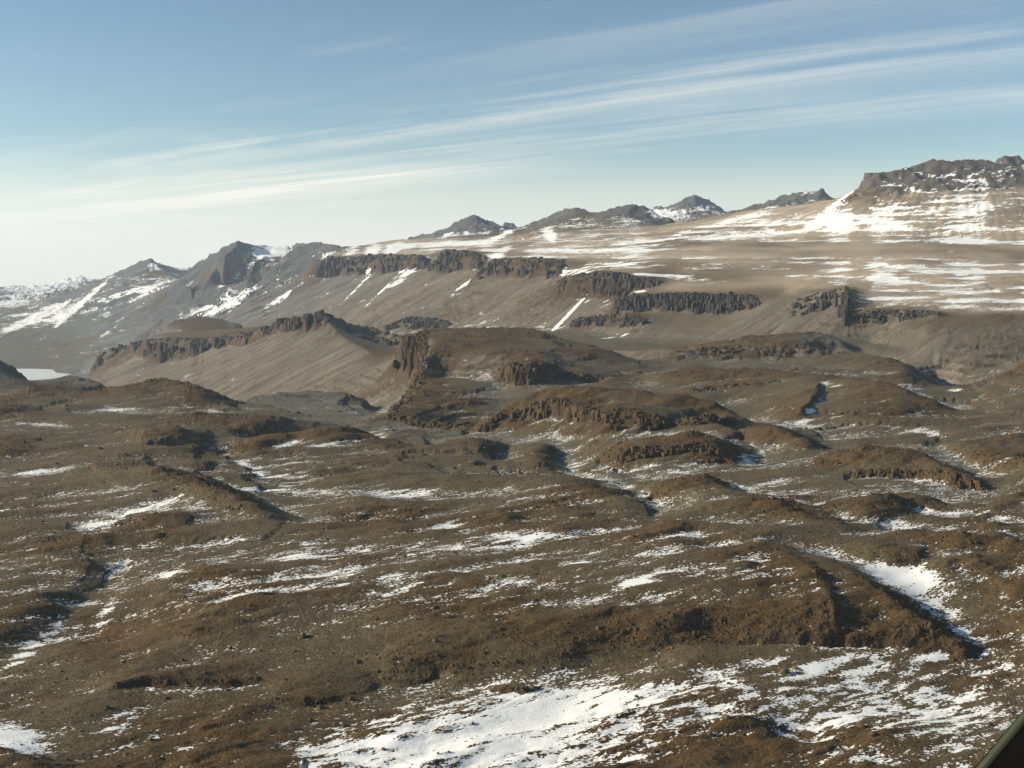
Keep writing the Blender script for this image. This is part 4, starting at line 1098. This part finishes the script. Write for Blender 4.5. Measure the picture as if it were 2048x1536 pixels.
facelab = LABV[:-1, :-1]
FIELDS = [  # photo column, row, half width, half height, label
    (900, 1480, 380, 75, 'broad white snow drift on the basin floor below the crag'),
    (1780, 1400, 300, 80, 'ragged snow drift full of dark stones below the long ledge'),
    (1825, 1165, 110, 45, 'wedge shaped snow patch in the hollow beside the upland edge'),
    (30, 1478, 100, 45, 'small white drift beside the dark corner knoll'),
    (250, 1030, 120, 32, 'slanting snow drift above a low dark knoll'),
    (1700, 445, 130, 40, 'large white snowfield below the blunt end of the skyline mesa'),
    (820, 540, 80, 40, 'white snow tongue lying between two dark cliff bands'),
    (500, 560, 110, 60, 'white snow chutes below the pyramid mountain'),
]
UF, VFc, YF = U[:-1, :-1], V[:-1, :-1], Y[:-1, :-1]
fieldmask = np.full(facelab.shape, -1)
for k, (bu, bv, ru, rv, lb) in enumerate(FIELDS):
    mm = (((UF - bu) / ru) ** 2 + ((VFc - bv) / rv) ** 2 < 1) & (snow[:-1, :-1] > 0.12)
    fieldmask[mm & (fieldmask < 0)] = k
facelab = np.where(fieldmask >= 0, -1, facelab)
for k, (bu, bv, ru, rv, lb) in enumerate(FIELDS):
    fm = fieldmask == k
    if not fm.any():
        continue
    o = region_mesh('snow_field', fm, X, Y, Z, col, snow, farw, GROUND)
    o['kind'] = 'stuff'; o['label'] = lb; o['category'] = 'snow'
for i, f in enumerate(FORMS):
    fm = facelab == i
    if not fm.any():
        continue
    o = region_mesh(f, fm, X, Y, Z, col, snow, farw, GROUND)
    o['kind'] = 'structure'
    o['label'] = INFO[f][1]
    o['category'] = INFO[f][0]


# the same stony ground goes on beneath and beside the surveyed fan
gx, gy = np.meshgrid(np.linspace(-2600, 2600, 60), np.linspace(-270, 1500, 30))
gz = -34 + 3 * fbm(gx, gy, 220, 3, 0.5, 210)
o = region_mesh('outer_ground', np.ones((29, 59), bool), gx, gy, gz,
                np.broadcast_to(brownrock, gx.shape + (3,)).copy(), np.full(gx.shape, -0.3), np.zeros(gx.shape), GROUND)
o['kind'] = 'structure'
o['label'] = 'brown stony ground beside and behind the near basin'
o['category'] = 'ground'


def simple_mat(name, rgb, rough, noise_scale=None, amount=0.2, metallic=0.0):
    m = bpy.data.materials.new(name)
    m.use_nodes = True
    nt = m.node_tree
    bs = nt.nodes['Principled BSDF']
    bs.inputs['Roughness'].default_value = rough
    bs.inputs['Metallic'].default_value = metallic
    if noise_scale:
        tc = node(nt, 'ShaderNodeTexCoord')
        n = node(nt, 'ShaderNodeTexNoise')
        n.inputs['Scale'].default_value = noise_scale
        n.inputs['Detail'].default_value = 5
        nt.links.new(tc.outputs['Object'], n.inputs['Vector'])
        lo = tuple(c * (1 - amount) for c in rgb); hi_ = tuple(min(1, c * (1 + amount)) for c in rgb)
        nt.links.new(mixcol(nt, n.outputs['Fac'], lo, hi_), bs.inputs['Base Color'])
    else:
        bs.inputs['Base Color'].default_value = (*rgb, 1)
    return m


# ------------------------------------------------------------------ frozen lake
bm = bmesh.new()
yl0, yl1 = 1450 / e_of_v(768.0), 1450 / e_of_v(735.0)
outline = []
for k in range(64):
    a = 2 * math.pi * k / 64
    r = 1 + 0.06 * math.sin(3 * a + 1) + 0.04 * math.sin(7 * a)
    outline.append(bm.verts.new((-7600 + 2600 * r * math.cos(a), (yl0 + yl1) / 2 + (yl1 - yl0) * 0.62 * r * math.sin(a), -1000.0)))
bm.faces.new(outline)
me = bpy.data.meshes.new('frozen_lake')
bm.to_mesh(me); bm.free()
lake = bpy.data.objects.new('frozen_lake', me)
me.materials.append(simple_mat('lake_ice', (0.60, 0.63, 0.60), 0.8, 0.004, 0.10))
COL.objects.link(lake)
lake['kind'] = 'structure'
lake['label'] = 'pale green frozen lake on the far valley floor'
lake['category'] = 'lake'

# ------------------------------------------------------------------ rock columns standing in the cliff bands
def rock_material(name, base, scale, streaked):
    m = bpy.data.materials.new(name)
    m.use_nodes = True
    nt = m.node_tree
    bs = nt.nodes['Principled BSDF']
    bs.inputs['Roughness'].default_value = 0.9
    bs.inputs['Specular IOR Level'].default_value = 0.15
    geo = node(nt, 'ShaderNodeNewGeometry')
    mp = node(nt, 'ShaderNodeMapping', vector_type='TEXTURE')
    mp.inputs['Scale'].default_value = (scale, scale, scale * (4 if streaked else 1))
    nt.links.new(geo.outputs['Position'], mp.inputs[0])
    n = node(nt, 'ShaderNodeTexNoise')
    n.inputs['Scale'].default_value = 1.0
    n.inputs['Detail'].default_value = 6
    n.inputs['Roughness'].default_value = 0.7
    nt.links.new(mp.outputs[0], n.inputs['Vector'])
    info = node(nt, 'ShaderNodeObjectInfo')
    f = math_node(nt, 'ADD', math_node(nt, 'MULTIPLY', n.outputs['Fac'], 1.3), math_node(nt, 'MULTIPLY', info.outputs['Random'], 0.7))
    v = node(nt, 'ShaderNodeVectorMath', operation='SCALE')
    v.inputs[0].default_value = base
    nt.links.new(f, v.inputs['Scale'])
    nt.links.new(v.outputs[0], bs.inputs['Base Color'])
    bp = node(nt, 'ShaderNodeBump')
    bp.inputs['Distance'].default_value = scale * 0.25
    bp.inputs['Strength'].default_value = 0.9
    nt.links.new(n.outputs['Fac'], bp.inputs['Height'])
    nt.links.new(bp.outputs[0], bs.inputs['Normal'])
    return m


COLUMN_NEAR = rock_material('brown_dolerite', (0.074, 0.049, 0.027), 7, True)
COLUMN_FAR = rock_material('dark_dolerite', (0.052, 0.042, 0.036), 22, True)
RND = random.Random(11)


def column_mesh(name, mat, seed):
    """an irregular upright rock column: five to seven sides, three uneven rings and a broken top"""
    r = random.Random(seed)
    n = r.choice((5, 6, 7))
    bm = bmesh.new()
    angs = sorted(2 * math.pi * (k + r.uniform(-0.3, 0.3)) / n for k in range(n))
    rad = [r.uniform(0.75, 1.15) for _ in range(n)]
    rings = []
    for h, sc in ((0.0, 1.15), (0.45, 1.0), (0.9, 0.92), (1.0, 0.74)):
        rings.append([bm.verts.new((math.cos(a) * q * sc * r.uniform(0.9, 1.1), math.sin(a) * q * sc * r.uniform(0.9, 1.1),
                                    h + (r.uniform(-0.09, 0.09) if h > 0 else 0))) for a, q in zip(angs, rad)])
    for lo, hi_ in zip(rings[:-1], rings[1:]):
        for k in range(n):
            bm.faces.new((lo[k], lo[(k + 1) % n], hi_[(k + 1) % n], hi_[k]))
    bm.faces.new(rings[-1])
    me = bpy.data.meshes.new(name)
    bm.to_mesh(me); bm.free()
    me.materials.append(mat)
    return me


COLS_N = [column_mesh('rock_column', COLUMN_NEAR, k) for k in range(8)]
COLS_F = [column_mesh('rock_column', COLUMN_FAR, 20 + k) for k in range(8)]


def ground_z(x, y):
    return ground_detail(np.asarray(x, float), np.asarray(y, float))[0]


def place_columns():
    spots = {}
    for form, it, ib, radius, rows, keep in BANDS:
        tt, yt, zt = sample_line(LINES[it][1], LINES[it][2])
        tb, yb, zb = sample_line(LINES[ib][1], LINES[ib][2])
        xt, xb = tt * yt, tb * yb
        seg = np.concatenate([[0], np.cumsum(np.hypot(np.diff(xt), np.diff(yt)))])
        kb = np.linspace(0, 1, len(xb))
        d = 0.0
        while d < seg[-1]:
            n1 = float(perlin(np.array([d / (radius * 11.0)]), np.array([it * 7.3]), 3)[0])
            n2 = float(perlin(np.array([d / (radius * 4.0)]), np.array([it * 3.1]), 4)[0])
            fmax = 0.66 + 0.75 * n1 + 0.35 * n2 + (0.32 if form == 'valley_wall' else 0.2 if form in ('central_mesa', 'crag_ridge') else 0)
            for row in range(rows):
                if RND.random() > keep:
                    continue
                f = 1.15 * (row + 0.2 + RND.uniform(-0.3, 0.3)) / rows
                if f > fmax or (n2 < -0.28 and form != 'valley_wall' and RND.random() < 0.7):
                    continue
                dd = d + RND.uniform(-0.6, 0.6) * radius
                k = np.clip(dd / seg[-1], 0, 1)
                px = np.interp(dd, seg, xt); py = np.interp(dd, seg, yt); pz = np.interp(dd, seg, zt)
                # foot: nearest point of the foot line by bearing
                j = np.argmin(np.abs(tb - px / py) + 0.002 * np.abs(kb - k))
                x = px + (xb[j] - px) * f; y = py + (yb[j] - py) * f; zz = pz + (zb[j] - pz) * max(0, f - RND.uniform(0.1, 0.45))
                if abs(x / y) < 0.56:
                    fx, fy = px - xb[j], py - yb[j]
                    fl = max(math.hypot(fx, fy), 1.0)
                    bx, by = px + fx / fl * (4 + radius), py + fy / fl * (4 + radius)
                    spots.setdefault(form, []).append((x, y, zz, radius * (RND.uniform(0.6, 1.4) if RND.random() < 0.75 else RND.uniform(1.5, 2.3)), RND.uniform(0, 6.28), radius, bx, by, f))
            d += radius * 1.55
    for form, sp in spots.items():
        parent = bpy.data.objects[form]
        RND.shuffle(sp)
        rest_v, rest_f = [], []
        arr = np.array(sp)
        g = ground_z(arr[:, 0], arr[:, 1])
        gb = ground_z(arr[:, 6], arr[:, 7])
        for num, ((x, y, zt, r, a, r0, bx, by, f), gz, gzb) in enumerate(zip(sp, g, gb)):
            zlow = gz - r * 1.2
            top = min(zt, gzb - max(0, f - 0.25) * 0.6 * max(gzb - gz, 0)) + r * RND.uniform(-0.9, 0.25)
            top = max(top, gz + r * RND.uniform(0.1, 0.7))
            me = RND.choice(COLS_N if y < 4300 else COLS_F)
            if num >= 295:      # past the limit of single pieces: the rest goes into one part
                ca, sa = math.cos(a), math.sin(a)
                k0 = len(rest_v)
                for v in me.vertices:
                    rest_v.append((x + r * (v.co.x * ca - v.co.y * sa), y + r * (v.co.x * sa + v.co.y * ca), zlow + v.co.z * (top - zlow)))
                rest_f += [[k0 + i for i in pl.vertices] for pl in me.polygons]
                continue
            o = bpy.data.objects.new('rock_column', me)
            o.location = (x, y, zlow)
            o.rotation_euler = (RND.uniform(-0.09, 0.09), RND.uniform(-0.09, 0.09), a)
            o.scale = (r, r * RND.uniform(0.8, 1.2), top - zlow)
            o.parent = parent
            COL.objects.link(o)
        if rest_v:
            me = bpy.data.meshes.new('column_field')
            me.from_pydata(rest_v, [], rest_f)
            me.materials.append(COLUMN_FAR if form == 'valley_wall' else COLUMN_NEAR)
            o = bpy.data.objects.new('column_field', me)
            o.parent = parent
            o['kind'] = 'stuff'
            COL.objects.link(o)


place_columns()

# ------------------------------------------------------------------ loose blocks
def stone_verts(r):
    v = []
    for k in range(6):
        v.append(None)
    base = [(1, 0, 0), (0, 1, 0), (-1, 0, 0), (0, -1, 0)]
    lo = [(math.cos(a + r.uniform(-.3, .3)) * r.uniform(.8, 1.2), math.sin(a) * r.uniform(.8, 1.2), -0.5) for a in (0.3, 1.5, 2.8, 4.0, 5.2)]
    hi_ = [(x * r.uniform(.55, .9), y * r.uniform(.55, .9), r.uniform(.35, .75)) for x, y, _ in lo]
    return lo + hi_


STONE_F = [(0, 1, 6, 5), (1, 2, 7, 6), (2, 3, 8, 7), (3, 4, 9, 8), (4, 0, 5, 9), (5, 6, 7, 8, 9)]
STONES = [np.array(stone_verts(random.Random(100 + k))) for k in range(12)]


def rubble(name, n, ymin, ymax, size, label, test):
    r = np.random.default_rng(5)
    # spread evenly over the picture-like fan of ground, denser on rocky rises
    y = np.exp(r.uniform(math.log(ymin), math.log(ymax), n * 4)); t = r.uniform(-0.56, 0.56, n * 4)
    x = t * y
    z, sl, rel, rs, rocky, rock, far = ground_detail(x, y)
    keep = test(r, x, y, sl, rel, rocky)
    x, y, z = x[keep][:n], y[keep][:n], z[keep][:n]
    m = len(x)
    sz = size * r.lognormal(0, 0.45, m) * np.clip(y / 1300, 0.8, 1.6)
    vs = np.empty((m, 10, 3)); a = r.uniform(0, 6.28, m)
    pick = r.integers(0, 12, m)
    base = np.stack(STONES)[pick]
    fl = r.uniform(0.6, 1.1, m)
    ca, sa = np.cos(a)[:, None], np.sin(a)[:, None]
    vs[..., 0] = (base[..., 0] * ca - base[..., 1] * sa) * sz[:, None] * 1.2 + x[:, None]
    vs[..., 1] = (base[..., 0] * sa + base[..., 1] * ca) * sz[:, None] + y[:, None]
    vs[..., 2] = base[..., 2] * (sz * fl)[:, None] + z[:, None]
    faces = []
    loops = np.concatenate([np.array(f) for f in STONE_F])
    tot = np.array([len(f) for f in STONE_F])
    me = bpy.data.meshes.new(name)
    me.vertices.add(m * 10)
    me.vertices.foreach_set('co', vs.astype(np.float32).ravel())
    li = (np.arange(m)[:, None] * 10 + loops[None, :]).astype(np.int32).ravel()
    me.loops.add(len(li)); me.loops.foreach_set('vertex_index', li)
    nt_ = np.tile(tot, m).astype(np.int32)
    me.polygons.add(len(nt_))
    me.polygons.foreach_set('loop_start', np.concatenate([[0], np.cumsum(nt_)[:-1]]).astype(np.int32))
    me.polygons.foreach_set('loop_total', nt_)
    me.update(calc_edges=True)
    me.materials.append(RUBBLE)
    o = bpy.data.objects.new(name, me)
    COL.objects.link(o)
    o['kind'] = 'stuff'
    o['label'] = label
    o['category'] = 'rubble'
    return o


RUBBLE = rock_material('weathered_rubble', (0.105, 0.070, 0.034), 9, False)
rubble('rubble', 50000, 820, 2400, 0.95, 'loose brown stones strewn over the near uplands and snow',
       lambda r, x, y, sl, rel, rocky: r.random(len(x)) < np.clip((rocky - 0.5) * 0.5 + (sl - 0.2) * 1.8, 0.02, 1))

# ------------------------------------------------------------------ single boulders
def boulder_mesh(seed):
    r = random.Random(seed)
    bm = bmesh.new()
    bmesh.ops.create_icosphere(bm, subdivisions=2, radius=1.0)
    cuts = [Vector((r.uniform(-1, 1), r.uniform(-1, 1), r.uniform(-0.3, 1))).normalized() for _ in range(9)]
    dist = [r.uniform(0.55, 0.85) for _ in cuts]
    for v in bm.verts:
        for n, d in zip(cuts, dist):
            e = v.co.dot(n) - d
            if e > 0:
                v.co -= n * e * 0.92
        v.co *= r.uniform(0.96, 1.04)
    me = bpy.data.meshes.new('boulder')
    bm.to_mesh(me); bm.free()
    me.materials.append(RUBBLE)
    return me


BOULDERS = [boulder_mesh(40 + k) for k in range(7)]
SPOTS = [(607, 1272, 4.5), (1362, 1250, 4.2), (1568, 1345, 6.0), (1590, 1338, 4.2), (1380, 1392, 4.0), (1505, 1415, 3.2),
         (980, 1158, 3.0), (1420, 1468, 4.0), (1455, 1452, 3.4), (1720, 1452, 4.6), (1745, 1470, 3.6), (835, 1322, 4.2),
         (870, 1335, 3.6), (1065, 1376, 4.2), (1195, 1300, 3.4), (330, 1372, 3.2), (700, 1398, 3.6), (640, 1402, 4.0)]
for _ in range(70):
    SPOTS.append((RND.uniform(20, 2030), RND.uniform(1180, 1520), RND.uniform(1.5, 2.9)))


def place_boulders():
    for (u, v, r) in SPOTS:
        t = float(t_of_uv(u, v)); e = float(e_of_v(v))
        y = CAMZ / e
        for _ in range(12):
            y = (CAMZ - float(ground_z([t * y], [y])[0])) / e
        x = t * y
        z = float(ground_z([x], [y])[0])
        o = bpy.data.objects.new('boulder', RND.choice(BOULDERS))
        o.location = (x, y, z + r * 0.15)
        o.rotation_euler = (RND.uniform(-.3, .3), RND.uniform(-.3, .3), RND.uniform(0, 6.28))
        o.scale = (r * RND.uniform(0.9, 1.3), r * RND.uniform(0.8, 1.1), r * RND.uniform(0.6, 0.95))
        COL.objects.link(o)
        li = lab[int(np.clip(round((math.log(y) - S0) / (S1 - S0) * (NSc - 1)), 0, NSc - 1)), int(np.clip(round((t + TM) / (2 * TM) * (NTc - 1)), 0, NTc - 1))]
        where = {'near_basin': 'on the snowy basin floor', 'front_upland': 'on the streaked upland', 'right_slope': 'on the snow flecked slope'}.get(FORMS[li], 'beside the dark gully')
        big = 'large angular brown boulder' if r >= 3 else 'small brown boulder'
        o['label'] = big + ' standing ' + where
        o['group'] = ('large' if r >= 3 else 'small') + ' boulders ' + where
        o['category'] = 'boulder'


place_boulders()

# ------------------------------------------------------------------ parts of the aircraft the picture is taken from
def cam_point(u, v, d):
    q = Vector(((u - 1024) / F * d, -(v - 768) / F * d, -d))
    return Vector((0, 0, CAMZ)) + cam.rotation_euler.to_matrix() @ q


def tube_mesh(name, path, radii, sides, mat):
    bm = bmesh.new()
    rings = []
    for k, (p, r) in enumerate(zip(path, radii)):
        d = (path[min(k + 1, len(path) - 1)] - path[max(k - 1, 0)]).normalized()
        a = d.orthogonal().normalized(); b = d.cross(a)
        rings.append([bm.verts.new(p + (a * math.cos(2 * math.pi * i / sides) + b * math.sin(2 * math.pi * i / sides)) * r) for i in range(sides)])
    for lo, hi_ in zip(rings[:-1], rings[1:]):
        for i in range(sides):
            bm.faces.new((lo[i], lo[(i + 1) % sides], hi_[(i + 1) % sides], hi_[i]))
    bm.faces.new(rings[0][::-1]); bm.faces.new(rings[-1])
    for f in bm.faces:
        f.smooth = len(f.verts) == 4
    bmesh.ops.recalc_face_normals(bm, faces=bm.faces)
    me = bpy.data.meshes.new(name)
    bm.to_mesh(me); bm.free()
    me.materials.append(mat)
    return me


def aircraft():
    black = simple_mat('cabin_shade_black', (0.004, 0.004, 0.004), 1.0, 30, 0.3)  # near-black bar: the shade inside the cabin is put into its colour
    black.node_tree.nodes['Principled BSDF'].inputs['Specular IOR Level'].default_value = 0.03
    edge = simple_mat('worn_green_rubber', (0.030, 0.033, 0.014), 0.5, 40, 0.3)
    steel = simple_mat('grey_probe_metal', (0.10, 0.115, 0.12), 0.35, 60, 0.2, 0.6)
    root = bpy.data.objects.new('window_frame', None)
    root.location = cam_point(2060, 1560, 0.9)
    COL.objects.link(root)
    root['label'] = 'black aircraft window frame crossing the lower corner'
    root['category'] = 'window frame'
    inv = root.location.copy()
    d = 0.9
    # outer edge runs from (1955,1536) to (2048,1425) in the photo; the bar is seen from inside
    def strip(name, off, radius, mat):
        path = []
        for k in range(15):
            s_ = -0.9 + k * 0.22
            bend = 1.0 * (s_ - 0.5) ** 2
            u = 1955 + 93 * s_ * 2.2 + off * 0.77 + bend; v = 1536 - 111 * s_ * 2.2 + off * 0.64 + bend
            path.append(cam_point(u, v, d + 0.02 * s_) - inv)
        me = tube_mesh(name, path, [radius] * 15, 14, mat)
        o = bpy.data.objects.new(name, me)
        COL.objects.link(o)
        o.parent = root
    strip('frame_bar', 118, 0.046, black)
    strip('edge_seal', 9, 0.0045, edge)
    p = bpy.data.objects.new('air_probe', None)
    base = cam_point(585, 1900, 2.5)
    p.location = base
    COL.objects.link(p)
    p['label'] = 'rounded grey metal probe tip in front of the snow drift'
    p['category'] = 'probe'
    tip = cam_point(609, 1517, 2.5) - base
    low = cam_point(596, 1640, 2.5) - base
    n = (tip - low)
    path = [Vector((0, 0, 0)), low, low + n * 0.9, low + n * 0.945, low + n * 0.98, tip]
    o = bpy.data.objects.new('probe_tube', tube_mesh('probe_tube', path, [0.0125, 0.0115, 0.0108, 0.0095, 0.0065, 0.0012], 18, steel))
    COL.objects.link(o); o.parent = p
    o = bpy.data.objects.new('mounting_collar', tube_mesh('mounting_collar', [Vector((0, 0, -0.03)), Vector((0, 0, 0.0)), low * 0.06], [0.03, 0.03, 0.018], 18, steel))
    COL.objects.link(o); o.parent = p


aircraft()

# ------------------------------------------------------------------ air
def haze():
    bm = bmesh.new()
    x0, x1, y0, y1, z0, z1 = -36000, 36000, -300, 48500, -2400, 2200
    bmesh.ops.create_cube(bm, size=1.0)
    for v in bm.verts:
        v.co = ((x0 + x1) / 2 + v.co.x * (x1 - x0), (y0 + y1) / 2 + v.co.y * (y1 - y0), (z0 + z1) / 2 + v.co.z * (z1 - z0))
    me = bpy.data.meshes.new('haze')
    bm.to_mesh(me); bm.free()
    o = bpy.data.objects.new('haze', me)
    COL.objects.link(o)
    m = bpy.data.materials.new('thin_air')
    m.use_nodes = True
    nt = m.node_tree
    nt.nodes.clear()
    out = node(nt, 'ShaderNodeOutputMaterial')
    pv = node(nt, 'ShaderNodeVolumePrincipled')
    pv.inputs['Color'].default_value = (0.66, 0.82, 1.0, 1)
    pv.inputs['Density'].default_value = 1.5e-5
    pv.inputs['Anisotropy'].default_value = 0.2
    nt.links.new(pv.outputs[0], out.inputs['Volume'])
    me.materials.append(m)
    o['kind'] = 'stuff'
    o['label'] = 'thin bluish haze filling the air over the valley'
    o['category'] = 'haze'


haze()
